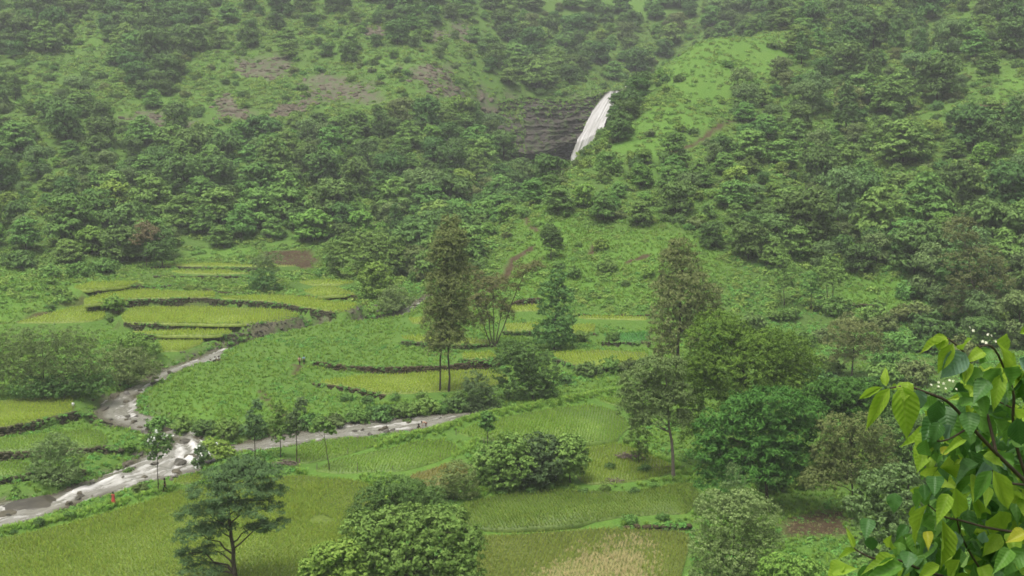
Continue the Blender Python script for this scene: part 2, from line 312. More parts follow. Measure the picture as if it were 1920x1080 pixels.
WALLS = [
 ([(236,605),(300,608),(400,610),(440,609)], 1.25, 'wallstone', 'mossy stone wall in front of the largest rice terrace'),
 ([(240,562),(300,561),(380,559),(470,564),(530,570),(590,581),(628,588)], 1.3, 'wallstone', 'long overgrown stone wall behind the largest rice terrace'),
 ([(588,677),(640,686),(720,691),(830,688),(938,679)], 1.5, 'earthwall', 'long dark earth wall behind the twin trunks'),
 ([(-70,812),(33,798),(100,782),(142,771)], 1.6, 'wallstone', 'dark stone wall below the golden paddy at the left edge'),
 ([(142,771),(175,782),(205,798)], 1.4, 'wallstone', 'short dark wall turning down to the river bend'),
 ([(-70,849),(57,847),(157,842),(206,834),(226,842)], 1.5, 'wallstone', 'middle stone wall of the left bank terraces'),
 ([(-70,900),(33,893),(70,882),(130,892),(160,885)], 1.6, 'wallstone', 'lowest stone wall at the water on the left bank'),
 ([(402,546),(440,550),(500,551),(580,555)], 1.5, 'earthwall', 'brown earth bank behind the tapering terrace'),
 ([(590,556),(630,553),(668,556)], 1.4, 'earthwall', 'short dark earth wall right of the tapering terrace'),
 ([(250,631),(330,632),(432,630)], 1.1, 'wallstone', 'low wall under the narrow rice strip'),
 ([(285,501),(420,503),(480,506)], 1.0, 'wallstone', 'far thin wall under the forest edge'),
 ([(290,517),(380,519),(470,521)], 1.0, 'wallstone', 'far overgrown wall left of the pale bush'),
 ([(180,548),(240,541),(330,533)], .9, 'wallstone', 'thin wall above the curved terrace'),
 ([(590,719),(640,725),(690,733),(720,742)], .7, 'earthwall', 'low dark edge below the twin trunk paddy'),
 ([(962,569),(985,562),(1012,561)], 1.6, 'earthwall', 'red soil cut behind the leaning tree'),
 ([(1085,591),(1215,592)], .5, 'earthwall', 'thin brown edge of the strip under the spur'),
 ([(1570,574),(1610,571),(1648,575)], .9, 'earthwall', 'brown earth edge below the right meadow'),
 ([(1040,673),(1070,683),(1103,693),(1150,686),(1214,676)], .8, 'wallstone', 'overgrown wall along the front of the bright oval paddy'),
 ([(945,622),(1010,622)], .7, 'wallstone', 'short wall in front of the plot behind the leaning tree'),
 ([(755,641),(800,644),(866,648),(922,647)], .7, 'wallstone', 'low wall along the strip behind the tall twin tree'),
 ([(1070,626),(1116,626)], .8, 'earthwall', 'short wall below the small square plot under the spur'),
 ([(1130,643),(1169,644),(1216,642)], .8, 'wallstone', 'mossy wall below the jade seedbed'),
 ([(866,675),(932,673)], .6, 'wallstone', 'low wall right of the twin trunks'),
 ([(1165,993),(1200,990),(1290,985)], .7, 'earthwall', 'reddish earth edge of the straw patched paddy'),
]
WALLW = []
for P, h, mk, lab in WALLS:
    h *= 1.2; W = np.array([gp(u, v, 0, Hg) for u, v in P]); W = resample(smooth_poly(W, 1, False), .42)
    top = np.maximum(Hg(W[:, 0], W[:, 1]+1.2), Hg(W[:, 0], W[:, 1])); k_ = np.ones(9)/9; top = np.convolve(np.pad(top, 4, 'edge'), k_, 'valid'); WALLW.append((W, top, h, mk, lab))
for W, top, h, mk, lab in WALLW:
    s = sub(W, 4); X, Y = XX[s], YY[s]; d = np.full(X.shape, 1e9); side = np.zeros(X.shape); tz = np.zeros(X.shape)
    for i in range(len(W)):
        q = np.hypot(X-W[i, 0], Y-W[i, 1]); k = q < d; d[k] = q[k]; side[k] = (Y-W[i, 1])[k]; tz[k] = top[i]
    HZ[s] = np.where((side < -.1) & (d < 2.6), np.minimum(HZ[s], tz-h*(1-sstep(1.8, 2.6, d))), HZ[s]); HZ[s] = np.where((side >= .25) & (d < 1.3), np.maximum(HZ[s], tz-.12), HZ[s])
for P in SOILW:
    s, d = mask(P, 3); SOILM[s] = np.maximum(SOILM[s], 1-sstep(-1.2, .8, d+2*fbm(XX[s]/3, YY[s]/3, 3)))
for P, hw in PATHW:
    s = sub(P, 5); dd = segdist(P, XX[s], YY[s]); SOILM[s] = np.maximum(SOILM[s], 1-sstep(hw*.5, hw*1.3, dd+.8*fbm(XX[s]/2, YY[s]/2, 2)))
for P in ROCKW:
    s, d = mask(P, 8); m = 1-sstep(-2.5, 2.0, d+9*fbm(XX[s]/9, YY[s]/9, 4)); ROCKM[s] = np.maximum(ROCKM[s], m)
    HZ[s] -= m*(1.2*np.abs(fbm(XX[s]/5, YY[s]/5, 3)))
for P in BRIGHTW:
    s, d = mask(P, 12); BRM[s] = np.maximum(BRM[s], 1-sstep(-4, 4, d+8*fbm(XX[s]/9+5, YY[s]/9, 3)))
# rock amphitheatre behind the fall: the ground stops at its foot and starts again at its lip
CLT = np.array([(930,200,496),(950,193,503),(990,187,511),(1040,194,513),(1090,190,514),(1130,177,513),(1160,171,512),(1200,160,512)], float)
CLB = np.array([(930,322,452),(950,333,456),(985,350,462),(1020,338,478),(1060,320,492),(1085,312,494),(1120,292,494),(1160,255,496),(1200,225,500)], float)
def cl_edge(T, u): return np.interp(u, T[:, 0], T[:, 1]), np.interp(u, T[:, 0], T[:, 2])
_u = np.linspace(938, 1192, 26)
DIG = np.array([at(a, *cl_edge(CLB, a)) for a in _u] + [at(a, *cl_edge(CLT, a)) for a in _u[::-1]])
s, d = mask(DIG, 4)
_uu = 960+XX[s]*F/YY[s]; _bz = np.interp(_uu, _u, DIG[:26, 2])
HZ[s] = np.where(d < -.5, np.minimum(HZ[s], _bz-1.0), HZ[s])
# bare cut edges of steep terrace risers
gxs = np.gradient(HZ, GX, axis=0); gys = np.gradient(HZ, GY, axis=1); SLOPE = np.hypot(gxs, gys)
SOILM = np.maximum(SOILM, np.maximum(terr, terr2)*sstep(.7, 1.2, SLOPE)*.7)
def Mg(M, X, Y):
    i = np.clip(np.searchsorted(GX, X), 0, len(GX)-1); j = np.clip(np.searchsorted(GY, Y), 0, len(GY)-1); return M[i, j]
# ------------------------------------------------------------------ materials
def newmat(name):
    m = bpy.data.materials.new(name); m.use_nodes = True; n = m.node_tree; n.nodes.clear(); return m, n
def nd(n, t, **kw):
    o = n.nodes.new(t)
    for k, v in kw.items():
        if k.startswith('i_'): o.inputs[k[2:]].default_value = v
        else: setattr(o, k, v)
    return o
def mixc(n, fac, a, b, blend='MIX'):
    m = n.nodes.new('ShaderNodeMix'); m.data_type = 'RGBA'; m.blend_type = blend
    for s, v in ((m.inputs[0], fac), (m.inputs[6], a), (m.inputs[7], b)):
        if isinstance(v, bpy.types.NodeSocket): n.links.new(v, s)
        elif isinstance(v, (tuple, list)): s.default_value = (*v[:3], 1)
        else: s.default_value = v
    return m.outputs[2]
def noise(n, scale, detail=3, vec=None, rough=.6, out='Fac'):
    t = nd(n, 'ShaderNodeTexNoise'); t.inputs['Scale'].default_value = scale; t.inputs['Detail'].default_value = detail; t.inputs['Roughness'].default_value = rough
    if vec is not None: n.links.new(vec, t.inputs['Vector'])
    return t.outputs[out]
def ramp(n, fac, a, b):
    r = nd(n, 'ShaderNodeMapRange'); r.inputs[1].default_value = a; r.inputs[2].default_value = b; n.links.new(fac, r.inputs[0]); return r.outputs[0]
def outp(n, sh): o = nd(n, 'ShaderNodeOutputMaterial'); n.links.new(sh, o.inputs[0]); return o
def bump(n, h, st, dist):
    b = nd(n, 'ShaderNodeBump'); b.inputs['Strength'].default_value = st; b.inputs['Distance'].default_value = dist; n.links.new(h, b.inputs['Height']); return b.outputs[0]
def pbsdf(n, col, rough=.9, spec=.2, normal=None):
    p = nd(n, 'ShaderNodeBsdfPrincipled')
    if isinstance(col, bpy.types.NodeSocket): n.links.new(col, p.inputs['Base Color'])
    else: p.inputs['Base Color'].default_value = (*col[:3], 1)
    if isinstance(rough, bpy.types.NodeSocket): n.links.new(rough, p.inputs['Roughness'])
    else: p.inputs['Roughness'].default_value = rough
    p.inputs['Specular IOR Level'].default_value = spec
    if normal is not None: n.links.new(normal, p.inputs['Normal'])
    return p.outputs[0]
def simple(name, c1, c2, sc, rough=.9, spec=.2, bmp=0.0, bd=.05, bs=None):
    m, n = newmat(name); tc = nd(n, 'ShaderNodeTexCoord'); f = noise(n, sc, 5, tc.outputs['Object'])
    col = mixc(n, ramp(n, f, .3, .7), c1, c2); nm = None
    if bmp: nm = bump(n, noise(n, bs or sc*2, 5, tc.outputs['Object']), bmp, bd)
    outp(n, pbsdf(n, col, rough, spec, nm)); return m
def leafmat(name, c1, c2, trans=.24, jit=.5, gloss=0.0, vein=False):
    m, n = newmat(name); g = nd(n, 'ShaderNodeNewGeometry'); oi = nd(n, 'ShaderNodeObjectInfo')
    col = mixc(n, g.outputs['Random Per Island'], c1, c2)
    h = nd(n, 'ShaderNodeHueSaturation')
    r1 = nd(n, 'ShaderNodeMapRange'); r1.inputs[3].default_value = .5-.018*jit*2; r1.inputs[4].default_value = .5+.018*jit*2; n.links.new(oi.outputs['Random'], r1.inputs[0])
    wn = nd(n, 'ShaderNodeTexWhiteNoise'); wn.noise_dimensions = '1D'; n.links.new(oi.outputs['Random'], wn.inputs['W'])
    r2 = nd(n, 'ShaderNodeMapRange'); r2.inputs[3].default_value = 1-.35*jit; r2.inputs[4].default_value = 1+.35*jit; n.links.new(wn.outputs['Value'], r2.inputs[0])
    n.links.new(r1.outputs[0], h.inputs['Hue']); n.links.new(r2.outputs[0], h.inputs['Value']); n.links.new(col, h.inputs['Color'])
    c = h.outputs[0]
    p = pbsdf(n, c, .55 if gloss else .8, .3 if gloss else .1)
    t = nd(n, 'ShaderNodeBsdfTranslucent'); n.links.new(c, t.inputs[0])
    mx = nd(n, 'ShaderNodeMixShader'); mx.inputs[0].default_value = trans; n.links.new(p, mx.inputs[1]); n.links.new(t.outputs[0], mx.inputs[2])
    outp(n, mx.outputs[0]); return m
def ground_mat():
    m, n = newmat('ground'); tc = nd(n, 'ShaderNodeTexCoord'); v = tc.outputs['Object']
    a = nd(n, 'ShaderNodeAttribute', attribute_name='mask'); sp = nd(n, 'ShaderNodeSeparateColor'); n.links.new(a.outputs['Color'], sp.inputs[0])
    f1 = ramp(n, noise(n, .09, 5, v), .35, .65); f2 = ramp(n, noise(n, .9, 5, v), .3, .7); f3 = ramp(n, noise(n, 4.0, 3, v), .3, .7)
    dull = mixc(n, f1, (.070, .125, .028), (.105, .170, .036)); dull = mixc(n, f2, dull, (.085, .150, .032))
    brt = mixc(n, f1, (.108, .215, .032), (.145, .240, .042)); brt = mixc(n, f2, brt, (.098, .205, .032))
    g = mixc(n, sp.outputs[2], dull, brt); g = mixc(n, ramp(n, f3, 0, 3.0), g, (.03, .06, .014))
    soil = mixc(n, f2, (.060, .042, .022), (.095, .067, .038)); soil = mixc(n, ramp(n, f3, 0, 2.5), soil, (.042, .030, .017))
    mp = nd(n, 'ShaderNodeMapping'); mp.inputs['Scale'].default_value = (.25, .25, 1.6); n.links.new(v, mp.inputs[0])
    st = noise(n, 1.0, 6, mp.outputs[0], .7)
    rock = mixc(n, ramp(n, st, .35, .65), (.075, .064, .046), (.160, .140, .105)); rock = mixc(n, ramp(n, noise(n, .5, 4, v), .46, .62), rock, (.075, .13, .035))
    c = mixc(n, sp.outputs[0], g, soil); c = mixc(n, sp.outputs[1], c, rock)
    nm = bump(n, noise(n, 1.6, 5, v), .8, .35)
    outp(n, pbsdf(n, c, .95, .1, nm)); return m
M = {'ground': ground_mat()}
nx, ny = len(GX), len(GY)
idx = np.arange(nx*ny).reshape(nx, ny)
Q = np.stack([idx[:-1, :-1], idx[1:, :-1], idx[1:, 1:], idx[:-1, 1:]], -1).reshape(-1, 4)
V = np.stack([XX, YY, HZ], -1).reshape(-1, 3)
gme = mesh_from('ground', V, Q, [M['ground']], True)
ca = gme.color_attributes.new('mask', 'FLOAT_COLOR', 'POINT')
ca.data.foreach_set('color', np.stack([SOILM, ROCKM, BRM, PADM], -1).astype(np.float32).ravel())
tag(mobj('ground', gme), 'green valley floor rising into grassy hills', 'ground', kind='structure')
# ------------------------------------------------------------------ instanced cover (grass, rice, weeds: things nobody could count)
_ngc = {}
def scatter_group(key, protos):
    if key in _ngc: return _ngc[key]
    c = bpy.data.collections.new('proto_'+key)
    for o in protos: c.objects.link(o)
    g = bpy.data.node_groups.new('cover_'+key, 'GeometryNodeTree')
    g.interface.new_socket('Geometry', in_out='INPUT', socket_type='NodeSocketGeometry')
    g.interface.new_socket('Geometry', in_out='OUTPUT', socket_type='NodeSocketGeometry')
    N = g.nodes; gi = N.new('NodeGroupInput'); go = N.new('NodeGroupOutput')
    ci = N.new('GeometryNodeCollectionInfo'); ci.inputs['Collection'].default_value = c; ci.inputs['Separate Children'].default_value = True; ci.inputs['Reset Children'].default_value = True
    ip = N.new('GeometryNodeInstanceOnPoints'); ip.inputs['Pick Instance'].default_value = True
    def na(name, t):
        a = N.new('GeometryNodeInputNamedAttribute'); a.data_type = t; a.inputs['Name'].default_value = name; return a.outputs['Attribute']
    L = g.links.new
    L(gi.outputs[0], ip.inputs['Points']); L(ci.outputs[0], ip.inputs['Instance'])
    L(na('idx', 'INT'), ip.inputs['Instance Index']); L(na('rot', 'FLOAT_VECTOR'), ip.inputs['Rotation']); L(na('sc', 'FLOAT_VECTOR'), ip.inputs['Scale'])
    L(ip.outputs[0], go.inputs[0]); _ngc[key] = g
    return g
def scatter(name, key, protos, P, sc, rot=None, idx=None, parent=None, tilt=.15):
    n = len(P); g = scatter_group(key, protos); P = np.asarray(P, dtype=np.float32)
    me = bpy.data.meshes.new(name); me.vertices.add(n); me.vertices.foreach_set('co', P.ravel())
    sc = np.asarray(sc, dtype=np.float32)
    if sc.ndim == 1: sc = np.repeat(sc[:, None], 3, 1)
    if rot is None: rot = np.stack([rng.normal(0, tilt, n), rng.normal(0, tilt, n), rng.uniform(0, 6.283, n)], 1)
    if idx is None: idx = rng.integers(0, len(protos), n)
    a = me.attributes.new('sc', 'FLOAT_VECTOR', 'POINT'); a.data.foreach_set('vector', sc.astype(np.float32).ravel())
    a = me.attributes.new('rot', 'FLOAT_VECTOR', 'POINT'); a.data.foreach_set('vector', np.asarray(rot, dtype=np.float32).ravel())
    a = me.attributes.new('idx', 'INT', 'POINT'); a.data.foreach_set('value', np.asarray(idx, dtype=np.int32))
    me.update(); o = mobj(name, me, parent); md = o.modifiers.new('cover', 'NODES'); md.node_group = g; o['kind'] = 'stuff'
    return o
def proto(name, me): return bpy.data.objects.new(name, me)
def nrm(a): return a/np.maximum(np.linalg.norm(a, axis=-1, keepdims=True), 1e-9)
def leaf_quads(C, Nn, L, Wd, fold=.25, droop=0.0, r=None):
    """one folded diamond leaf per centre"""
    r = r or rng; n = len(C); Nn = nrm(Nn); t = r.normal(size=(n, 3)); a = nrm(t-(t*Nn).sum(1, keepdims=True)*Nn)
    if droop: a = nrm(a+np.array([0, 0, -droop]))
    b = nrm(np.cross(Nn, a)); L = np.broadcast_to(L, (n,))[:, None]*r.uniform(.7, 1.3, (n, 1)); Wd = np.broadcast_to(Wd, (n,))[:, None]*r.uniform(.7, 1.3, (n, 1))
    f = Nn*Wd*fold
    V = np.stack([C-a*L*.5, C+b*Wd*.5+f-a*L*.05, C+a*L*.5-f*.5, C-b*Wd*.5+f-a*L*.05], 1).reshape(-1, 3)
    return V, np.arange(4*n).reshape(n, 4)
def tuft(nb, h, spread, wd, r, lean=.5):
    V = []; Fc = []
    for k in range(nb):
        a = r.uniform(0, 6.283); d = np.array([math.cos(a), math.sin(a), 0]); s = np.array([-d[1], d[0], 0]); hh = h*r.uniform(.65, 1.15); b0 = d*r.uniform(0, spread*.35)
        mid = b0+d*spread*lean*.4+np.array([0, 0, hh*.6]); tip = b0+d*spread*r.uniform(.5, 1.1)+np.array([0, 0, hh])
        i = len(V); V += [b0-s*wd*.5, b0+s*wd*.5, mid+s*wd*.45, mid-s*wd*.45, tip]; Fc += [(i, i+1, i+2), (i, i+2, i+3), (i+3, i+2, i+4)]
    return np.array(V), np.array(Fc)
def clump(nl, R, h, L, Wd, r, up=.6):
    d = nrm(r.normal(size=(nl, 3))); d[:, 2] = np.abs(d[:, 2]); C = d*np.array([R, R, h])*r.uniform(.55, 1.0, (nl, 1))
    return leaf_quads(C, d+np.array([0, 0, up])+r.normal(0, .35, (nl, 3)), L, Wd, r=r)
r1 = np.random.default_rng(3)
RICE = {'olive': ((.200, .310, .034), (.290, .380, .060)), 'lime': ((.172, .315, .036), (.255, .390, .056)), 'gold': ((.275, .395, .040), (.370, .465, .068)), 'deep': ((.145, .250, .032), (.230, .320, .055)),
        'rust': ((.235, .245, .050), (.330, .310, .090)), 'straw': ((.195, .275, .038), (.300, .350, .080)), 'jade': ((.100, .300, .055), (.145, .360, .078)), 'dry': ((.46, .40, .19), (.60, .52, .28))}
RP = {}
for k, (a, b) in RICE.items():
    m = leafmat('rice_'+k, a, b, .35, .35); RP[k] = []
    for j in range(3):
        V, Fc = tuft(9, .42, .27, .05, r1); RP[k].append(proto('rice_tuft', mesh_from('rice_tuft', V, Fc, [m])))
def field_floor(name, a, b):
    m, n = newmat(name); tc = nd(n, 'ShaderNodeTexCoord'); f = ramp(n, noise(n, .25, 5, tc.outputs['Object']), .3, .7); g = ramp(n, noise(n, 3, 4, tc.outputs['Object']), .35, .65)
    c = mixc(n, f, a, b); c = mixc(n, g, c, tuple(.6*x for x in a)); outp(n, pbsdf(n, c, .6, .35, bump(n, noise(n, 6, 4, tc.outputs['Object']), .5, .06))); return m
FM = {k: field_floor('paddy_floor_'+k, tuple(.62*x for x in a), tuple(.78*x for x in b)) for k, (a, b) in RICE.items()}
STRAW = np.array(gpl([(1140, 1010), (1190, 1000), (1215, 1040), (1225, 1140), (960, 1140), (985, 1075), (1060, 1050)]))
for W, z, key, sp, lab in FIELDS:
    n = len(W); c = W.mean(0)
    Vt = np.vstack([W-c, W-c-np.array([0, 0, .5])]); i = np.arange(n); j = (i+1) % n
    me = mesh_from('paddy_field', Vt, [i[None], np.stack([i, i+n, j+n, j], 1)], [FM[key]])
    fo = mobj('paddy_field', me); fo.location = c; tag(fo, lab, 'paddy field', 'rice paddies of the valley', 'structure')
    ang = rng.uniform(-.25, .25); x0, x1, y0, y1 = W[:, 0].min(), W[:, 0].max(), W[:, 1].min(), W[:, 1].max(); rad = .6*math.hypot(x1-x0, y1-y0)
    a = np.arange(-rad, rad, sp); gx, gy = np.meshgrid(a, a); gx = gx.ravel()+rng.normal(0, sp*.14, gx.size); gy = gy.ravel()+rng.normal(0, sp*.14, gy.size)
    X = c[0]+gx*math.cos(ang)-gy*math.sin(ang); Y = c[1]+gx*math.sin(ang)+gy*math.cos(ang); k = inpoly(W, X, Y) & (np.abs(X) < Y*.44+6) & (Y > 108)
    X, Y = X[k], Y[k]; k = fbm(X/7, Y/7, 2) > -.62; X, Y = X[k], Y[k]
    P = np.stack([X-c[0], Y-c[1], np.full(len(X), -.03)], 1); hs_ = (.85+.45*fbm(X/6, Y/6, 2))*rng.uniform(.8, 1.2, len(X))*(1.0 if sp < .45 else 1.15)
    if key == 'straw':
        ds = segdist(STRAW, X, Y, True); ins = inpoly(STRAW, X, Y); q = np.where(ins, ds, -ds)+2.2*fbm(X/2.5, Y/2.5, 3)+rng.normal(0, 1.1, len(X)); dry = q > .45
        scatter('rice_plants', 'dry', RP['dry'], P[dry], hs_[dry], parent=fo); scatter('rice_plants', key, RP[key], P[~dry], hs_[~dry], parent=fo)
    elif len(P): scatter('rice_plants', key, RP[key], P, hs_, parent=fo)
# ------------------------------------------------------------------ river
MAINC = smooth_poly(gpl([(-90,990),(0,968),(80,955),(150,925),(230,900),(300,875),(345,855),(330,825),(280,798),(225,775),(235,745),(290,712),(340,687),(400,668),(430,650),(505,628),(560,615),(620,606),(690,600),(735,593),(780,572),(815,551)], -1.0), 2, False)
BRC = smooth_poly(gpl([(345,870),(400,848),(450,842),(510,836),(580,822),(650,811),(720,800),(790,792),(850,780),(930,771)], -1.0), 2, False)
def flow_uv(X, Y):
    best = np.full(X.shape, 1e9); Sx = np.zeros(X.shape); Dx = np.zeros(X.shape)
    for Cc, off in ((MAINC, 0), (BRC, 500)):
        acc = 0
        for i in range(len(Cc)-1):
            x1, y1 = Cc[i][:2]; x2, y2 = Cc[i+1][:2]; dx, dy = x2-x1, y2-y1; l = math.hypot(dx, dy)
            t = np.clip(((X-x1)*dx+(Y-y1)*dy)/(l*l), 0, 1); d = np.hypot(X-x1-t*dx, Y-y1-t*dy); k = d < best
            best[k] = d[k]; Sx[k] = off+acc+t[k]*l; Dx[k] = ((X[k]-x1)*dy-(Y[k]-y1)*dx)/l; acc += l
    return Sx, Dx
RAPID = gpl([(-60,955),(60,935),(150,905),(262,862),(300,840),(345,800),(380,810),(420,850),(380,885),(262,908),(160,940),(60,978),(-60,1000)], -1.0)
wx = np.arange(RIVW[:, 0].min()-1, RIVW[:, 0].max()+1, .45); wy = np.arange(RIVW[:, 1].min()-1, RIVW[:, 1].max()+1, .45)
WX, WY = np.meshgrid(wx, wy, indexing='ij')
wd_ = segdist(RIVW, WX, WY, True); wd_ = np.where(inpoly(RIVW, WX, WY), -wd_, wd_)
SU, DU = flow_uv(WX, WY); rd = segdist(RAPID, WX, WY, True); rp = np.where(inpoly(RAPID, WX, WY), sstep(0, 3, rd), 0.0)
wn = fbm(SU/3.2, DU/1.1, 4)
steps = (stair(SU/4.5+.5*fbm(SU/6+9, DU/3, 2), 1.0)-SU/4.5)*.45
WZ = H0(WX, WY)-wdrop(WY) + (.13+.3*rp)*wn + .10*fbm(SU/1.3, DU/.7, 3) - rp*steps*.8
foam = np.clip(rp*(.20+1.1*fbm(SU/4+3, DU/1.0, 4)) +   .42*sstep(.15, .5, fbm(SU/5, DU/.8+8, 3)) + .38*sstep(.1, .45, fbm(SU/1.6+4, DU/.7, 3))*sstep(-.3, .2, fbm(SU/14, DU/5+3, 2)) + .2*rp*sstep(-.1, .5, wn), 0, 1)
keep = wd_ < .6; wi = np.arange(WX.size).reshape(WX.shape); kc = keep[:-1, :-1] & keep[1:, :-1] & keep[1:, 1:] & keep[:-1, 1:]
Qw = np.stack([wi[:-1, :-1], wi[1:, :-1], wi[1:, 1:], wi[:-1, 1:]], -1)[kc]
use = np.unique(Qw); rem = np.full(WX.size, -1); rem[use] = np.arange(len(use))
Vw = np.stack([WX, WY, WZ], -1).reshape(-1, 3)[use]
def water_mat():
    m, n = newmat('water'); a = nd(n, 'ShaderNodeAttribute', attribute_name='flow'); tc = nd(n, 'ShaderNodeTexCoord'); sp = nd(n, 'ShaderNodeSeparateColor'); n.links.new(a.outputs['Color'], sp.inputs[0])
    cb = nd(n, 'ShaderNodeCombineXYZ'); mu = nd(n, 'ShaderNodeMath', operation='MULTIPLY'); mu.inputs[1].default_value = 25; n.links.new(sp.outputs[0], mu.inputs[0]); mu2 = nd(n, 'ShaderNodeMath', operation='MULTIPLY'); mu2.inputs[1].default_value = 90; n.links.new(sp.outputs[1], mu2.inputs[0])
    n.links.new(mu.outputs[0], cb.inputs[0]); n.links.new(mu2.outputs[0], cb.inputs[1])
    st = noise(n, 1.0, 5, cb.outputs[0], .65); fine = noise(n, 2.2, 4, tc.outputs['Object'], .6)
    ff = nd(n, 'ShaderNodeMath', operation='MULTIPLY_ADD'); n.links.new(st, ff.inputs[0]); ff.inputs[1].default_value = .9; n.links.new(sp.outputs[2], ff.inputs[2])
    ff2 = nd(n, 'ShaderNodeMath', operation='MULTIPLY_ADD'); n.links.new(fine, ff2.inputs[0]); ff2.inputs[1].default_value = .35; n.links.new(ff.outputs[0], ff2.inputs[2])
    k = ramp(n, ff2.outputs[0], .80, 1.35)
    base = mixc(n, ramp(n, st, .3, .7), (.160, .152, .120), (.255, .246, .208))
    base = mixc(n, a.outputs['Alpha'], base, (.085, .075, .048)); c = mixc(n, k, base, (.60, .585, .555)); ro = nd(n, 'ShaderNodeMapRange'); ro.inputs[3].default_value = .14; ro.inputs[4].default_value = .75; n.links.new(k, ro.inputs[0])
    outp(n, pbsdf(n, c, ro.outputs[0], .5, bump(n, ff2.outputs[0], .8, .2))); return m
M['water'] = water_mat()
rme = mesh_from('river', Vw, rem[Qw], [M['water']], True)
fa = rme.color_attributes.new('flow', 'FLOAT_COLOR', 'POINT')
fa.data.foreach_set('color', np.stack([SU/100, DU/100, foam, 1-sstep(0.0, 1.6, -wd_+.9*fbm(WX/1.5, WY/1.5, 3))], -1).reshape(-1, 4)[use].astype(np.float32).ravel())
tag(mobj('river', rme), 'muddy brown mountain stream with white rapids winding through the paddies', 'river', kind='structure')
# ------------------------------------------------------------------ rock amphitheatre and the fall
def cliff_pos(u, t, rr=None):
    vt, yt = cl_edge(CLT, u); vb, yb = cl_edge(CLB, u)
    v = vt+(vb-vt)*t
    prof = np.interp(t, [0, .12, .5, .62, .72, .9, 1.0], [0, .10, .62, .80, .60, .70, 1.0])
    Y = yt+(yb-yt)*prof
    return at(u, v, Y)
CU = np.linspace(934, 1198, 190); CT = np.linspace(-.03, 1.06, 150)
CV = np.array([[cliff_pos(u, t) for t in CT] for u in CU])
zz = CV[..., 2]; xx = CV[..., 0]
led = (zz/2.3+.9*fbm(xx/9, zz/5, 3)); led = led-np.floor(led)
dsp = 2.0*(led**1.6) + 3.6*fbm(xx/6, zz/3.2, 5) + 1.5*np.abs(fbm(xx/1.8, zz/.9, 3))
edge = np.minimum(sstep(0, .04, CT), 1)[None, :]
CV[..., 1] -= dsp*(.35+.65*edge)-1.0
cm, n = newmat('cliff_rock'); tc = nd(n, 'ShaderNodeTexCoord'); mp = nd(n, 'ShaderNodeMapping'); mp.inputs['Scale'].default_value = (.12, .12, .9); n.links.new(tc.outputs['Object'], mp.inputs[0])
st = noise(n, 1.0, 6, mp.outputs[0], .7)
c = mixc(n, ramp(n, st, .35, .68), (.030, .025, .020), (.088, .073, .060)); c = mixc(n, ramp(n, noise(n, .35, 5, tc.outputs['Object']), .50, .62), c, (.065, .095, .028))
outp(n, pbsdf(n, c, .8, .3, bump(n, noise(n, 1.3, 6, mp.outputs[0], .7), .8, .6)))
ci_ = np.arange(CV.shape[0]*CV.shape[1]).reshape(CV.shape[:2])
tag(mobj('rock_cliff', mesh_from('rock_cliff', CV.reshape(-1, 3), np.stack([ci_[:-1, :-1], ci_[:-1, 1:], ci_[1:, 1:], ci_[1:, :-1]], -1).reshape(-1, 4), [cm], False)), 'dark layered rock cliff behind and left of the waterfall', 'cliff', kind='structure')
WL = np.array([(1142,171),(1124,188),(1108,212),(1095,235),(1085,258),(1076,282),(1068,302),(1058,330)], float); WR = np.array([(1161,170),(1156,186),(1149,205),(1138,226),(1127,250),(1117,275),(1110,297),(1102,326)], float)
ts = np.linspace(0, 1, 110); ss = np.linspace(0, 1, 34); FV = np.zeros((110, 34, 3))
for i, t in enumerate(ts):
    k = t*(len(WL)-1); a = min(int(k), len(WL)-2); f = k-a; l = WL[a]*(1-f)+WL[a+1]*f; q = WR[a]*(1-f)+WR[a+1]*f
    for j, s_ in enumerate(ss):
        u, v = l*(1-s_)+q*s_; vt, yt = cl_edge(CLT, u); vb, yb = cl_edge(CLB, u); tt = (v-vt)/(vb-vt)
        Y = yt+(yb-yt)*np.interp(tt, [0, .12, .5, .62, 1.0], [0, .12, .64, .84, 1.0])-2.6-.8*math.sin(math.pi*s_)
        FV[i, j] = at(u, v, Y)
gi_, gj_ = np.meshgrid(ts, ss, indexing='ij')
FV[..., 1] -= .9*fbm(gj_*8, gi_*1.2, 3) + .35*fbm(gj_*26, gi_*3, 2)
rag = np.abs(gj_-.5)*2
FV[..., 0] += (.8*fbm(gj_*2+5, gi_*8, 4)+.25*fbm(gj_*2+9, gi_*34, 2))*rag
fm, n = newmat('falling_water'); uvn = nd(n, 'ShaderNodeAttribute', attribute_name='flow'); mp = nd(n, 'ShaderNodeMapping'); mp.inputs['Scale'].default_value = (11, 2.6, 1); n.links.new(uvn.outputs['Vector'], mp.inputs[0])
k = noise(n, 1.0, 5, mp.outputs[0], .6); c = mixc(n, ramp(n, k, .32, .6), (.25, .235, .22), (.50, .488, .475))
outp(n, pbsdf(n, c, .7, .3, bump(n, k, .6, .4)))
fi = np.arange(110*34).reshape(110, 34)
fq = np.stack([fi[:-1, :-1], fi[1:, :-1], fi[1:, 1:], fi[:-1, 1:]], -1); op = fbm(gj_*5.5+3, gi_*2.4+.5*gj_, 4)-.55*rag**3*(1-.3*gi_)
fq = fq[(op > -1.0)[:-1, :-1] & (op > -1.0)[1:, 1:]]
fme = mesh_from('waterfall', FV.reshape(-1, 3), fq.reshape(-1, 4), [fm], True)
fa = fme.color_attributes.new('flow', 'FLOAT_COLOR', 'POINT'); fa.data.foreach_set('color', np.stack([gj_, gi_, gi_*0, gi_*0+1], -1).astype(np.float32).ravel())
tag(mobj('waterfall', fme), 'tall white waterfall dropping over the dark cliff beside the grassy spur', 'waterfall', kind='structure')
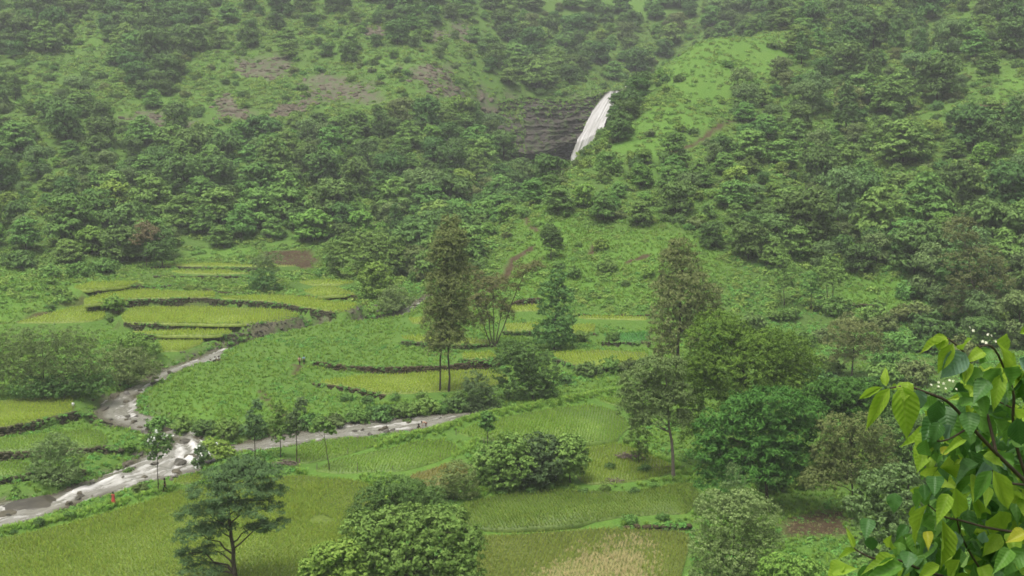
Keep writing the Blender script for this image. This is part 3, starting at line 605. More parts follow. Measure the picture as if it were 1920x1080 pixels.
# the stream seen above the lip
UP = gpl([(1158,172),(1172,160),(1188,158),(1196,166),(1184,172),(1168,176)], .0); UP[:, 2] = [Hg(p[0], p[1])+.5 for p in UP]
UPc = smooth_poly(UP, 2); tag(mobj('upper_stream', mesh_from('upper_stream', np.vstack([UPc, UPc-np.array([0, 0, 1.5])]), [np.arange(len(UPc))[None], np.stack([np.arange(len(UPc)), np.arange(len(UPc))+len(UPc), (np.arange(len(UPc))+1) % len(UPc)+len(UPc), (np.arange(len(UPc))+1) % len(UPc)], 1)], [fm])), 'white water of the stream just above the waterfall lip', 'stream', kind='structure')
# ------------------------------------------------------------------ boulders
M['boulder'] = simple('boulder', (.060, .053, .034), (.125, .110, .074), 1.2, .75, .35, .7, .12, 2.5)
M['wetrock'] = simple('wet_rock', (.032, .029, .019), (.080, .071, .049), 1.5, .5, .5, .6, .1, 3)
import bmesh
def rock_mesh(seed, sub=3, flat=.6, mat=None):
    bm = bmesh.new(); bmesh.ops.create_icosphere(bm, subdivisions=sub, radius=1.0); q = np.random.default_rng(seed)
    planes = [(Vector(q.normal(size=3)).normalized(), q.uniform(.55, .85)) for _ in range(11)]
    ph = q.uniform(0, 50, 3)
    for v in bm.verts:
        p = v.co.copy()
        for nn, dd in planes:
            e = p.dot(nn)-dd
            if e > 0: p -= nn*e*.85
        k = 1+.16*float(fbm(np.array(p.x*1.6+ph[0]+p.z), np.array(p.y*1.6+ph[1]), 3)); v.co = Vector((p.x*k, p.y*k, p.z*k*flat))
    me = bpy.data.meshes.new('boulder'); bm.to_mesh(me); bm.free(); me.materials.append(mat or M['boulder']); return me
RK = [rock_mesh(100+i, 3, .45+.06*i, M['boulder'] if i % 2 else M['wetrock']) for i in range(6)]
BOULD = [(350,825,13,'broad dark boulder left of the rapid chute, under the white flowered sapling'),(372,820,10,'round dark boulder on the far bank beside the hedge'),(338,866,13,'dark boulder splitting the rapids below the chute'),(358,855,10,'flat slab behind the boulder that splits the rapids'),(395,865,9,'low boulder on the right side of the rapids'),(332,885,9,'small dark rock at the near edge of the rapids'),(258,850,12,'dark rock at the left foot of the rapids'),(236,868,13,'mossy grey boulder on the left bank below the terrace wall'),(272,812,12,'long flat ledge where the river bends to the rapids'),(255,818,11,'second flat ledge beside the green bank'),(60,943,46,'large brown rock slab in midstream at the left edge'),(10,962,20,'brown rock at the left picture edge below the slab'),(290,868,8,'half sunken rock in white water'),(420,858,8,'grey rock beside the feathery tree top'),(240,780,5,'small rock in the river bend'),(262,800,5,'smooth rock just above the ledges'),(300,795,5,'stone by the hedge at the bend'),(215,742,7,'rock on the left bank under the olive bushes'),(195,765,8,'stone pile edge at the left bank'),(288,716,6,'dark rock at the narrow bend'),(350,689,6,'long dark rock by the upper bend'),(376,684,5,'dark low rock beside the crouching pair at the water'),(700,817,9,'dark gravel bank in the brown stream'),(670,820,8,'left end of the dark gravel bank'),(735,806,4,'small stone in the brown stream'),(510,845,5,'stone behind the saplings'),(535,842,5,'dark stone at the near stream edge')]
for k, (u, v, r, lab) in enumerate(BOULD):
    p = gp(u, v, -.9); s = 1.35*r*p[1]/F; o = mobj('boulder', RK[k % 6]); f = 1.5 if k in (10, 11, 22, 23) else 1.0
    o.location = (p[0], p[1], p[2]-.1*s); o.rotation_euler = (rng.uniform(-.15, .15), rng.uniform(-.15, .15), rng.uniform(0, 6.28)); o.scale = (s*1.1, s*.9, s*.8/f)
    if k in (10, 11, 22, 23): o.rotation_euler = (0, 0, .5); o.scale = (s*1.0, s*.7, s*.42)
    tag(o, lab, 'boulder', 'boulders in the river')
# loose stones along both banks
sp_ = [proto('stone', rock_mesh(200+i, 1, .7, M['boulder'] if i % 2 else M['wetrock'])) for i in range(4)]
cnd = rng.random(len(RIVW))
edge_pts = resample(np.vstack([RIVW, RIVW[:1]]), .5); k = np.repeat(edge_pts, 3, 0); k[:, :2] += rng.normal(0, .8, (len(k), 2)); k = k[(k[:, 1] > 100) & (fbm(k[:, 0]/5, k[:, 1]/5, 2) > -.05)]
ext = gpl([(400,652),(420,642),(450,630),(500,615),(555,603)], -.3); e2 = np.repeat(resample(ext, .3), 7, 0); e2[:, :2] += rng.normal(0, .9, (len(e2), 2)); e3 = np.repeat(resample(gpl([(640,596),(700,590),(740,575),(775,560)], -.5), .4), 7, 0); e3[:, :2] += rng.normal(0, 1.3, (len(e3), 2))
ms = np.stack([WX, WY], -1)[wd_ < -.5]; sel = rng.random(len(ms)) < .016*(1+2.2*(fbm(ms[:, 0]/6, ms[:, 1]/6, 2) > .12)); ms = np.c_[ms[sel], np.zeros(sel.sum())]
k = np.vstack([k, e2, e3]); ms[:, 2] = H0(ms[:, 0], ms[:, 1])-wdrop(ms[:, 1])-.02; k[:, 2] = Hg(k[:, 0], k[:, 1]); k = np.vstack([k, ms])
tag(scatter('bank_stones', 'stone', sp_, k, np.r_[rng.uniform(.13, .5, len(k)-len(ms))**1.2, rng.uniform(.18, .75, len(ms))], tilt=.5), 'loose grey stones lining both river banks', 'stones', kind='stuff')
# ------------------------------------------------------------------ retaining walls of dry stone
M['wallstone'] = simple('wall_stone', (.044, .044, .022), (.100, .096, .054), 1.7, .9, .15, .5, .06, 5)
M['earthwall'] = simple('earth_wall', (.050, .041, .021), (.090, .075, .040), 1.5, .95, .1, .6, .08, 4)
cube = np.array([(x, y, z) for x in (-.5, .5) for y in (-.5, .5) for z in (-.5, .5)]); cf = np.array([(0, 1, 3, 2), (4, 6, 7, 5), (0, 4, 5, 1), (2, 3, 7, 6), (0, 2, 6, 4), (1, 5, 7, 3)])
for W, top, h, mk, lab in WALLW:
    T = nrm(np.gradient(W[:, :2], axis=0))
    rows = max(2, int(h/.28))
    C = []; Sz = []; An = []
    for r in range(rows+1):
        j = rng.uniform(-.2, .2, len(W)); C.append(np.stack([W[:, 0]+T[:, 0]*j, W[:, 1]+T[:, 1]*j-.05*r+rng.normal(0, .07, len(W)), top-.1-r*h/rows*.98+rng.normal(0, .05, len(W))], 1))
        Sz.append(np.stack([rng.uniform(.35, .62, len(W)), rng.uniform(.4, .7, len(W)), rng.uniform(.24, .4, len(W))], 1)); An.append(np.arctan2(T[:, 1], T[:, 0])+rng.normal(0, .2, len(W)))
    C = np.vstack(C); Sz = np.vstack(Sz); An = np.concatenate(An); q = cube[None]*(1+rng.uniform(-.25, .1, (len(C), 8, 3)))*Sz[:, None]
    ca_, sa_ = np.cos(An)[:, None], np.sin(An)[:, None]; V = np.stack([q[..., 0]*ca_-q[..., 1]*sa_, q[..., 0]*sa_+q[..., 1]*ca_, q[..., 2]], -1)+C[:, None]
    o = W[len(W)//2].copy(); o[2] = top[len(W)//2]
    ob = mobj('stone_wall' if mk == 'wallstone' else 'earth_wall', mesh_from('wall', (V-o).reshape(-1, 3), (np.arange(len(C))[:, None, None]*8+cf[None]).reshape(-1, 4), [M[mk]])); ob.location = o
    tag(ob, lab, 'wall', 'retaining walls of the terraces', 'thing')
# ------------------------------------------------------------------ foliage
M['bark'] = simple('bark', (.040, .032, .024), (.085, .070, .053), 4, .95, .1, .6, .04, 14)
M['outcrop'] = simple('outcrop', (.070, .058, .040), (.150, .130, .092), .8, .9, .15, .8, .2, 2.0)
M['palebark'] = simple('pale_bark', (.12, .10, .08), (.20, .17, .14), 3, .95, .1, .6, .04, 12)
LM = {
 'dark':   leafmat('foliage_dark', (.084, .165, .046), (.155, .270, .070)),
 'mid':    leafmat('foliage_mid', (.122, .235, .054), (.205, .350, .080)),
 'bright': leafmat('foliage_bright', (.155, .285, .050), (.250, .395, .078)),
 'olive':  leafmat('foliage_olive', (.135, .190, .060), (.215, .280, .092)),
 'russet': leafmat('foliage_russet', (.150, .180, .062), (.240, .260, .094)),
 'pale':   leafmat('foliage_pale', (.140, .220, .070), (.250, .345, .125)),
 'teal':   leafmat('foliage_teal', (.074, .138, .052), (.125, .205, .076)),
 'vivid':  leafmat('foliage_vivid', (.060, .152, .026), (.110, .235, .042)),
 'sun':    leafmat('foliage_sunny', (.088, .180, .024), (.160, .285, .044)),
 'grass':  leafmat('grass_blades', (.165, .305, .042), (.235, .375, .064), .35, .4),
 'bund':   leafmat('bund_grass', (.205, .370, .052), (.285, .450, .080), .35, .4),
 'weed':   leafmat('weed_leaves', (.125, .285, .056), (.200, .380, .088), .3, .5),
 'hill':   leafmat('hill_weeds', (.145, .255, .052), (.230, .360, .076), .3, .6),
 'hloose': leafmat('foliage_grey_green', (.130, .215, .072), (.215, .320, .108)),
 'hrusset': leafmat('foliage_dry_green', (.150, .200, .066), (.225, .285, .098)),
 'tip':    leafmat('foliage_red_tips', (.165, .145, .07), (.25, .21, .11)),
}
def tubes(paths, nseg=6):
    """paths: list of (points (n,3), radii (n))"""
    V = []; Fc = []; b = 0
    for P, R in paths:
        P = np.asarray(P, float); R = np.asarray(R, float); T = nrm(np.gradient(P, axis=0)); ref = np.array([1., 0, 0]) if abs(T[0][2]) > .5 else np.array([0, 0, 1.])
        A = nrm(np.cross(T, ref)); Bn = np.cross(T, A); th = np.linspace(0, 2*math.pi, nseg, endpoint=False)
        ring = P[:, None]+R[:, None, None]*(np.cos(th)[None, :, None]*A[:, None]+np.sin(th)[None, :, None]*Bn[:, None]); V.append(ring.reshape(-1, 3))
        i = np.arange(len(P)-1)[:, None]; j = np.arange(nseg)[None]; k = (j+1) % nseg
        Fc.append((b+np.stack([i*nseg+j, i*nseg+k, (i+1)*nseg+k, (i+1)*nseg+j], -1)).reshape(-1, 4)); b += len(P)*nseg
    return np.vstack(V), np.vstack(Fc)
def limb(a, b, r0, r1, n=6, sag=.12, r=None, jit=.03):
    r = r or rng; a = np.asarray(a, float); b = np.asarray(b, float); t = np.linspace(0, 1, n)[:, None]; l = np.linalg.norm(b-a)
    P = a+(b-a)*t; P[:, 2] += (sag*l*np.sin(t[:, 0]*math.pi*.9)); P[1:-1] += r.normal(0, jit*l, (n-2, 3)); return P, r0+(r1-r0)*np.linspace(0, 1, n)
def crown(lobes, ncl, nlf, L, Wd, rc, r, flat=.55, up=.5, inner=.15, zlow=-.45, droop=0.0, gap=0.0):
    lobes = np.asarray(lobes, float); vol = (lobes[:, 3]*lobes[:, 4]*lobes[:, 5])**(.62); pr = vol/vol.sum()
    q = r.choice(len(lobes), ncl, p=pr); d = nrm(r.normal(size=(ncl, 3))); bad = d[:, 2] < zlow; d[bad, 2] *= -1
    rad = np.where(r.random(ncl) < inner, r.uniform(.3, .65, ncl), r.uniform(.78, 1.04, ncl))[:, None]
    wobble = 1+.22*(vnoise(d[:, 0]*2.3+q*3.1+40, d[:, 1]*2.3+d[:, 2]*1.9+40)*2)[:, None]
    C = lobes[q, :3]+d*lobes[q, 3:6]*rad*wobble
    if gap:
        k = fbm(C[:, 0]*.55+7, C[:, 2]*.55+C[:, 1]*.4, 2) > -.5+gap; C, d = C[k], d[k]
    n = len(C); cr = rc*r.uniform(.6, 1.35, n); o = nrm(r.normal(size=(n, nlf, 3))); o[..., 2] *= flat
    o = o*cr[:, None, None]*r.uniform(.35, 1.0, (n, nlf, 1)); Pp = (C[:, None]+o).reshape(-1, 3)
    N_ = (.55*d[:, None]+.5*nrm(o)+np.array([0, 0, up])+r.normal(0, .4, (n, nlf, 3))).reshape(-1, 3)
    return leaf_quads(Pp, N_, L, Wd, droop=droop, r=r)
def skeleton(base, top, lobes, r0, r, nl=None, fork=.35, nseg=6):
    base = np.asarray(base, float); top = np.asarray(top, float); h = np.linalg.norm(top-base)
    tr = limb(base, top, r0, r0*.35, 9, 0.0, r, .006); tr[1][0] *= 1.45; paths = [tr]
    for l in (lobes if nl is None else lobes[:nl]):
        c = np.array(l[:3]); zf = np.clip((c[2]-.6*np.hypot(c[0]-base[0], c[1]-base[1])-base[2])/max(top[2]-base[2], .1), fork, .92); k = zf*8; i = min(int(k), 7); a = tr[0][i]+(tr[0][i+1]-tr[0][i])*(k-i)
        if np.linalg.norm(c-a) < .15*h: continue
        p = limb(a, c, r0*.42*(1.1-zf*.5), r0*.08, 6, .10, r); paths.append(p)
        for _ in range(2): paths.append(limb(p[0][3], c+r.normal(0, .6, 3)*np.array(l[3:6]), r0*.14, r0*.04, 5, .05, r))
    return tubes(paths, nseg)
# ---- prototypes for the wooded slopes (unit: metres, base at the origin)
def hill_proto(kind, seed):
    r = np.random.default_rng(seed); lb = []
    if kind == 'broad':
        H, R = 9.5, 5.2
        for k in range(9): a = k*2.4+r.uniform(-.4, .4); q = R*.62*math.sqrt((k+.5)/9); z = H*(.78-.35*(q/R)**2)+r.uniform(-.6, .6); lb.append((q*math.cos(a), q*math.sin(a), z, r.uniform(1.7, 2.5), r.uniform(1.7, 2.5), r.uniform(1.2, 1.9)))
        lb.append((0, 0, H*.45, R*.65, R*.65, 2.2)); mat = 'dark'; args = dict(ncl=330, nlf=11, L=.75, Wd=.42, rc=.75)
    elif kind == 'layered':
        H, R = 9, 5.4
        for k in range(12): a = k*2.4; q = R*.65*math.sqrt((k+.3)/12); z = H*(.88-.055*k)+r.uniform(-.5, .5); lb.append((q*math.cos(a), q*math.sin(a), z, r.uniform(1.8, 2.6), r.uniform(1.8, 2.6), r.uniform(.55, .85)))
        lb.append((0, 0, H*.4, R*.55, R*.55, 2.0)); mat = 'mid'; args = dict(ncl=330, nlf=11, L=.85, Wd=.38, rc=.8, flat=.3, up=.9)
    elif kind == 'tall':
        H, R = 13, 3.4
        for k in range(9): z = H*(.30+.075*k); q = R*.45*math.sin(min(1, (k+1)/4)*1.57)*(1.15-k*.09); a = k*2.4; lb.append((q*math.cos(a), q*math.sin(a), z, 2.0-.09*k, 2.0-.09*k, 1.5))
        mat = 'dark'; args = dict(ncl=300, nlf=11, L=.65, Wd=.36, rc=.65)
    elif kind == 'loose':
        H, R = 9.5, 4.6
        for k in range(10): a = k*2.4+r.uniform(-.4, .4); q = R*.7*math.sqrt((k+.5)/10); z = H*(.85-.3*(q/R)**2)+r.uniform(-1.2, .6); lb.append((q*math.cos(a), q*math.sin(a), z, r.uniform(1.2, 1.9), r.uniform(1.2, 1.9), r.uniform(.9, 1.5)))
        mat = 'hloose'; args = dict(ncl=300, nlf=11, L=.55, Wd=.3, rc=.75, inner=.1)
    elif kind == 'fresh':
        H, R = 7.5, 4.2
        for k in range(8): a = k*2.4+r.uniform(-.4, .4); q = R*.6*math.sqrt((k+.5)/8); z = H*(.78-.4*(q/R)**2)+r.uniform(-.5, .5); lb.append((q*math.cos(a), q*math.sin(a), z, r.uniform(1.4, 2.1), r.uniform(1.4, 2.1), r.uniform(1.0, 1.5)))
        lb.append((0, 0, H*.42, R*.6, R*.6, 1.8)); mat = 'bright'; args = dict(ncl=270, nlf=11, L=.75, Wd=.42, rc=.7, up=.8)
    elif kind == 'russet':
        H, R = 9.0, 4.6
        for k in range(9): a = k*2.4+r.uniform(-.4, .4); q = R*.65*math.sqrt((k+.5)/9); z = H*(.8-.35*(q/R)**2)+r.uniform(-.8, .6); lb.append((q*math.cos(a), q*math.sin(a), z, r.uniform(1.4, 2.1), r.uniform(1.4, 2.1), r.uniform(1.0, 1.6)))
        lb.append((0, 0, H*.45, R*.5, R*.5, 1.8)); mat = 'hrusset'; args = dict(ncl=280, nlf=11, L=.55, Wd=.32, rc=.75)
    else:  # shrub, foliage down to the ground, 1.6 m tall at scale 1
        for k in range(7): a = k*2.4+r.uniform(-.4, .4); q = .95*math.sqrt((k+.3)/7); lb.append((q*math.cos(a), q*math.sin(a), 1.0-.35*q+r.uniform(-.1, .15), r.uniform(.45, .7), r.uniform(.45, .7), r.uniform(.35, .55)))
        lb.append((0, 0, .45, 1.0, 1.0, .5)); mat = {'shrub': 'mid', 'dshrub': 'dark', 'oshrub': 'olive', 'bshrub': 'bright', 'pshrub': 'pale'}[kind]; args = dict(ncl=130, nlf=9, L=.3, Wd=.17, rc=.26, zlow=-.9); H = 1.3
    if H > 3:
        for k in range(6): a = k*1.05+r.uniform(-.3, .3); q = R*.55; lb.append((q*math.cos(a), q*math.sin(a), H*r.uniform(.24, .36), R*.34, R*.34, H*.13))
        args['ncl'] = int(args['ncl']*1.45); args['zlow'] = -.75
    V, Fc = crown(lb, r=r, **args); cme = mesh_from('crown', V, Fc, [LM[mat]])
    r0 = H*.021 if H > 3 else .035
    tv, tf = skeleton((0, 0, -.5 if H > 3 else -.1), (r.uniform(-.4, .4)*H/10, r.uniform(-.4, .4)*H/10, H*.72), lb, r0, r, nseg=5); tme = mesh_from('trunk', tv, tf, [M['bark']], True)
    vj = np.vstack([V, tv]); return cme, tme, (vj, [Fc, tf+len(V)], mat)
PK = {}
for kind, ns in (('broad', 3), ('layered', 3), ('tall', 2), ('loose', 2), ('fresh', 2), ('russet', 2), ('shrub', 2), ('dshrub', 2), ('oshrub', 1), ('bshrub', 1), ('pshrub', 1)):
    PK[kind] = [hill_proto(kind, 400+17*i+len(PK)*101) for i in range(ns)]
LOOK = {'broad': 'dark broad-crowned', 'layered': 'green layered', 'tall': 'tall narrow dark', 'loose': 'loose grey-green', 'fresh': 'small bright green', 'russet': 'dry yellowish',
        'shrub': 'green', 'dshrub': 'dark green', 'oshrub': 'olive', 'bshrub': 'bright green', 'pshrub': 'pale'}
def put(kind, p, sc, name='tree', rz=None, var=None):
    pk = PK[kind]; cme, tme, _ = pk[var if var is not None else int(rng.integers(len(pk)))]
    o = empty(name, p, rng.uniform(0, 6.28) if rz is None else rz); o.scale = (sc*rng.uniform(.9, 1.12), sc*rng.uniform(.9, 1.12), sc*rng.uniform(.88, 1.15))
    c = mobj('crown' if 'shrub' not in kind else 'foliage', cme, o); mobj('trunk' if 'shrub' not in kind else 'stems', tme, o); return o
# ---- where the slopes are wooded (picture outlines of tree feet, spacing in metres, species mix)
WOODS = [
 ([(120,500),(150,420),(200,370),(250,330),(330,300),(390,270),(520,252),(640,258),(760,235),(860,225),(950,255),(985,300),(985,345),(960,400),(935,440),(900,470),(860,500),(820,535),(770,520),(760,480),(700,465),(620,470),(580,462),(480,450),(430,462),(330,462),(300,490),(240,500)], 6.8, (('broad', .30), ('layered', .42), ('tall', .06), ('loose', .06), ('fresh', .13), ('russet', .03)), 1.0),
 ([(-60,330),(60,330),(150,330),(240,325),(190,370),(140,420),(110,500),(60,490),(-60,480)], 8.6, (('broad', .3), ('layered', .3), ('loose', .2), ('fresh', .15), ('tall', .05)), .95),
 ([(-40,60),(60,50),(130,60),(120,110),(-40,130)], 8.5, (('broad', .6), ('layered', .4)), .95),
 ([(200,60),(290,35),(370,60),(370,130),(330,145),(230,140),(205,110)], 7.0, (('broad', .5), ('layered', .5)), 1.0),
 ([(240,150),(320,150),(330,200),(260,205)], 8.0, (('broad', .7), ('layered', .3)), .9),
 ([(-40,170),(70,160),(170,200),(220,240),(330,240),(330,310),(150,330),(-40,330)], 11.0, (('broad', .4), ('layered', .3), ('loose', .2), ('tall', .1)), .9),
 ([(-40,10),(200,0),(420,0),(430,50),(330,50),(200,40),(60,45)], 9.5, (('broad', .5), ('layered', .5)), 1.0),
 ([(420,10),(700,0),(920,0),(920,40),(750,45),(700,30),(560,30),(430,40)], 10.5, (('broad', .6), ('layered', .4)), .9),
 ([(380,60),(560,40),(900,50),(905,120),(700,135),(600,110),(420,110)], 13.0, (('broad', .5), ('layered', .3), ('fresh', .2)), .7),
 ([(720,50),(820,45),(830,85),(740,90)], 7.5, (('broad', .6), ('layered', .4)), .9),
 ([(920,80),(1000,70),(1060,110),(1100,150),(1060,165),(950,165),(905,130)], 7.2, (('broad', .5), ('layered', .5)), 1.0),
 ([(930,0),(1300,-10),(1310,50),(1270,80),(1210,130),(1150,150),(1080,120),(1040,90),(930,70)], 9.0, (('broad', .4), ('layered', .4), ('fresh', .1), ('russet', .1)), 1.0),
 ([(1310,-10),(1500,-20),(1540,40),(1520,75),(1450,60),(1320,60)], 8.6, (('broad', .5), ('layered', .5)), .95),
 ([(1520,30),(1620,-10),(1780,-20),(2000,-20),(2000,110),(1860,120),(1830,190),(1740,200),(1700,240),(1640,260),(1560,250),(1500,180),(1490,120)], 9.2, (('broad', .3), ('layered', .35), ('loose', .12), ('russet', .08), ('tall', .15)), 1.0),
 ([(1390,170),(1430,160),(1490,140),(1540,190),(1560,250),(1470,270),(1410,255),(1385,230)], 8.0, (('layered', .4), ('loose', .3), ('broad', .15), ('russet', .15)), .75),
 ([(1010,375),(1040,350),(1100,335),(1160,310),(1220,300),(1300,305),(1400,275),(1470,280),(1480,400),(1430,430),(1330,420),(1150,425),(1090,405),(1040,400)], 6.8, (('layered', .5), ('broad', .15), ('fresh', .22), ('loose', .13)), .66),
 ([(1480,280),(1600,260),(1720,250),(1850,230),(2000,220),(2000,470),(1850,480),(1740,490),(1620,480),(1500,460),(1470,420)], 8.6, (('broad', .24), ('layered', .44), ('loose', .08), ('russet', .04), ('fresh', .14), ('tall', .06)), 1.0),
 ([(1330,450),(1400,430),(1500,470),(1490,500),(1380,500),(1340,480)], 6.5, (('broad', .7), ('layered', .3)), .95),
 ([(1100,300),(1150,250),(1185,200),(1190,175),(1205,185),(1170,250),(1130,300)], 5.0, (('broad', .8), ('tall', .2)), .75),
 ([(1480,475),(1560,462),(1700,470),(1850,475),(2000,470),(2000,660),(1880,660),(1760,610),(1745,545),(1700,505),(1560,510),(1500,500)], 6.2, (('loose', .4), ('broad', .3), ('layered', .3)), .9),
]
TREES = []
for P, spc, mix, scl in WOODS:
    spc *= 1.1; W = gpl(P); x0, y0 = W[:, :2].min(0); x1, y1 = W[:, :2].max(0); got = []
    kinds = [k for k, _ in mix]; pr = np.array([q for _, q in mix]); pr = pr/pr.sum()
    for _ in range(int((x1-x0)*(y1-y0)/spc**2*7)):
        x = rng.uniform(x0, x1); y = rng.uniform(y0, y1)
        if not inpoly(W, np.array([x]), np.array([y]))[0]: continue
        kk = str(rng.choice(kinds, p=pr)); s_ = scl*(rng.uniform(.5, 1.0) if rng.random() < .6 else rng.uniform(1.0, 1.42)); f = .72*s_/1.2+.28
        if any((x-a)**2+(y-b)**2 < (spc*.5*(f+c))**2 for a, b, c in got): continue
        if any((x-t[1])**2+(y-t[2])**2 < (spc*.8)**2 for t in TREES[-len(TREES):] if abs(x-t[1]) < 8): continue
        if float(Mg(ROCKM, x, y)) > .5 or float(Mg(RIVD, x, y)) < 2: continue
        got.append((x, y, f)); TREES.append((kk, x, y, float(Hg(x, y)), s_))
# keep the fall and its cliff in view
def clear_view(x, y, z, s_):
    u, v = topx((x, y, z+4*s_)); k = F/y
    if 1035 < u+3.6*s_*k and u-3.6*s_*k < 1128 and v-5*s_*k < 322 and v > 190 and y < 505:
        ru = np.interp(v, [180, 320], [1175, 1085]); return u-3.2*s_*k > ru
    if 965 < u+2.5*s_*k and u-2.5*s_*k < 1100 and 150 < v and v-5*s_*k < 300 and y < 512: return False
    return True
TREES = [t for t in TREES if clear_view(t[1], t[2], t[3], t[4])]
for u, v, kk, s_ in ((1030,352,'broad',.95),(1000,385,'layered',.7),(1142,322,'layered',.6),(1160,266,'broad',.7),(1174,230,'broad',.75),(1184,202,'tall',.55),(975,335,'broad',.8),(962,372,'broad',.9),(945,300,'broad',1.0),(955,275,'tall',.7)):
    p = gp(u, v, 0, Hg); TREES.append((kk, p[0], p[1], float(Hg(p[0], p[1])), s_))
TREES.sort(key=lambda t: -t[4]/t[2])
NIND = 262
def zone(u, v):
    if v < 160:
        return 'high on the misty left slope' if u < 450 else 'among rock patches on the upper slope' if u < 900 else 'on the misty slope above the waterfall' if u < 1300 else 'high on the misty right hill'
    if u < 330: return 'on the left slope near the picture edge' if v < 310 else 'in the lower left forest'
    if u < 640: return 'in the forest above the far terraces'
    if u < 1000: return 'in the forest left of the waterfall'
    if u < 1335: return 'on the wooded spur below the waterfall'
    if u < 1620: return 'on the right hill beside the spur' if v < 330 else 'at the foot of the right hill'
    return 'on the far right hillside' if v < 320 else 'low on the far right hillside'
ORD = ['first','second','third','fourth','fifth','sixth','seventh','eighth','ninth','tenth','eleventh','twelfth','thirteenth','fourteenth','fifteenth','sixteenth','seventeenth','eighteenth','nineteenth','twentieth']
def ordn(i): return ORD[i] if i < 20 else ('twenty-'+ORD[i-20] if i < 29 else 'thirtieth' if i == 29 else 'thirty-'+ORD[i-30])
byz = {}
for t in TREES[:NIND]:
    o = put(t[0], (t[1], t[2], t[3]-.2), t[4], 'hillside_tree'); u, v = topx((t[1], t[2], t[3]+4*t[4])); byz.setdefault((zone(u, v), LOOK[t[0]]), []).append((u, o))
for (zn, lk), L_ in byz.items():
    L_.sort(key=lambda q: q[0])
    for i, (u, o) in enumerate(L_):
        lab = f'{lk} tree {zn}' if len(L_) == 1 else f'{ordn(i)} {lk} tree from the left {zn}'
        tag(o, lab, 'tree', 'trees on the wooded hillsides')
rest = TREES[NIND:]
fp = {}
fplist = []; fidx = {}
for kk in ('broad', 'layered', 'tall', 'loose', 'fresh', 'russet'):
    for i, (_, _, (V, Fl, mt)) in enumerate(PK[kk]):
        fidx.setdefault(kk, []).append(len(fplist)); mi = np.r_[np.zeros(len(Fl[0]), int), np.ones(len(Fl[1]), int)]
        fplist.append(proto('forest_%02d' % len(fplist), mesh_from('forest_tree', V, Fl, [LM[mt], M['bark']], mi=mi)))
if rest:
    P = np.array([(t[1], t[2], t[3]-.2) for t in rest]); sc = np.array([t[4] for t in rest]); ix = np.array([int(rng.choice(fidx[t[0]])) for t in rest])
    tag(scatter('distant_forest', 'forest', fplist, P, sc, idx=ix, tilt=.03), 'distant misty trees filling the upper hillsides', 'forest', kind='stuff')
# ---- undergrowth on the slopes
r2 = np.random.default_rng(9)
ug = []
for j in range(4): V, Fc = clump(46, .8, .6, .42, .26, r2); ug.append(proto('undergrowth_%d' % j, mesh_from('undergrowth', V, Fc, [LM['hill']])))
n_ = 75000; Y = np.sqrt(r2.uniform(235**2, 640**2, n_)); X = r2.uniform(-.46, .46, n_)*Y
dens = .72+.9*fbm(X/14, Y/14, 3)-.3*sstep(.6, .95, Mg(BRM, X, Y))-.8*Mg(ROCKM, X, Y)-2*Mg(SOILM, X, Y)-3*Mg(PADM, X, Y)
k = r2.random(n_) < dens; X, Y = X[k], Y[k]
k = np.array(Mg(RIVD, X, Y)) > 1.5; X, Y = X[k], Y[k]
tag(scatter('hill_undergrowth', 'ug', ug, np.stack([X, Y, Hg(X, Y)-.1], 1), r2.uniform(.5, 1.7, len(X))*(1+.5*fbm(X/20, Y/20, 2))), 'low bushy undergrowth covering the slopes', 'undergrowth', kind='stuff')
# ---- fine grass on open ground of the slopes and the valley, weeds on meadows, tufts on bunds
gt = []
for j in range(3): V, Fc = tuft(12, .4, .32, .07, r2, .7); gt.append(proto('grass_tuft_%d' % j, mesh_from('grass_tuft', V, Fc, [LM['grass']])))
wt_ = []
for j in range(4): V, Fc = clump(34, .42, .32, .26, .17, r2, .8); wt_.append(proto('weed_%d' % j, mesh_from('weed', V, Fc, [LM['weed']])))
n_ = 120000; Y = np.sqrt(r2.uniform(108**2, 300**2, n_)); X = r2.uniform(-.45, .45, n_)*Y
ok = (Mg(PADM, X, Y) < .4) & (Mg(RIVD, X, Y) > .6) & (Mg(SOILM, X, Y) < .5); br = Mg(BRM, X, Y)
k = ok & (r2.random(n_) < .25+.6*br+.5*fbm(X/5, Y/5, 2)); Xg, Yg = X[k], Y[k]
tag(scatter('grass', 'grass', gt, np.stack([Xg, Yg, Hg(Xg, Yg)-.04], 1), r2.uniform(.6, 1.4, len(Xg))), 'bright green grass on banks, bunds and meadows', 'grass', kind='stuff')
k = ok & (Y < 262) & (r2.random(n_) < .42-.62*br+1.0*fbm(X/6+20, Y/6, 3)); Xg, Yg = X[k], Y[k]
tag(scatter('weeds', 'weed', wt_, np.stack([Xg, Yg, Hg(Xg, Yg)-.05], 1), r2.uniform(.5, 1.5, len(Xg))), 'leafy green weeds covering the river meadows', 'weeds', kind='stuff')
bgt = []
for j in range(3): V, Fc = tuft(12, .42, .34, .07, r2, .7); bgt.append(proto('bund_tuft_%d' % j, mesh_from('bund_tuft', V, Fc, [LM['bund']])))
bp = []
for W, h, wd in BUNDW:
    q = np.repeat(resample(W, .16), 3, 0); q[:, 0] += r2.normal(0, wd*.55, len(q)); q[:, 1] += r2.normal(0, wd*.55, len(q)); bp.append(q)
bp = np.vstack(bp); bp = bp[Mg(PADM, bp[:, 0], bp[:, 1]) < .75]; bp[:, 2] = Hg(bp[:, 0], bp[:, 1])-.04
tag(scatter('bund_grass', 'bund', bgt, bp, r2.uniform(.7, 1.5, len(bp))), 'thick bright grass growing on the paddy bunds', 'grass', kind='stuff')
wl = []
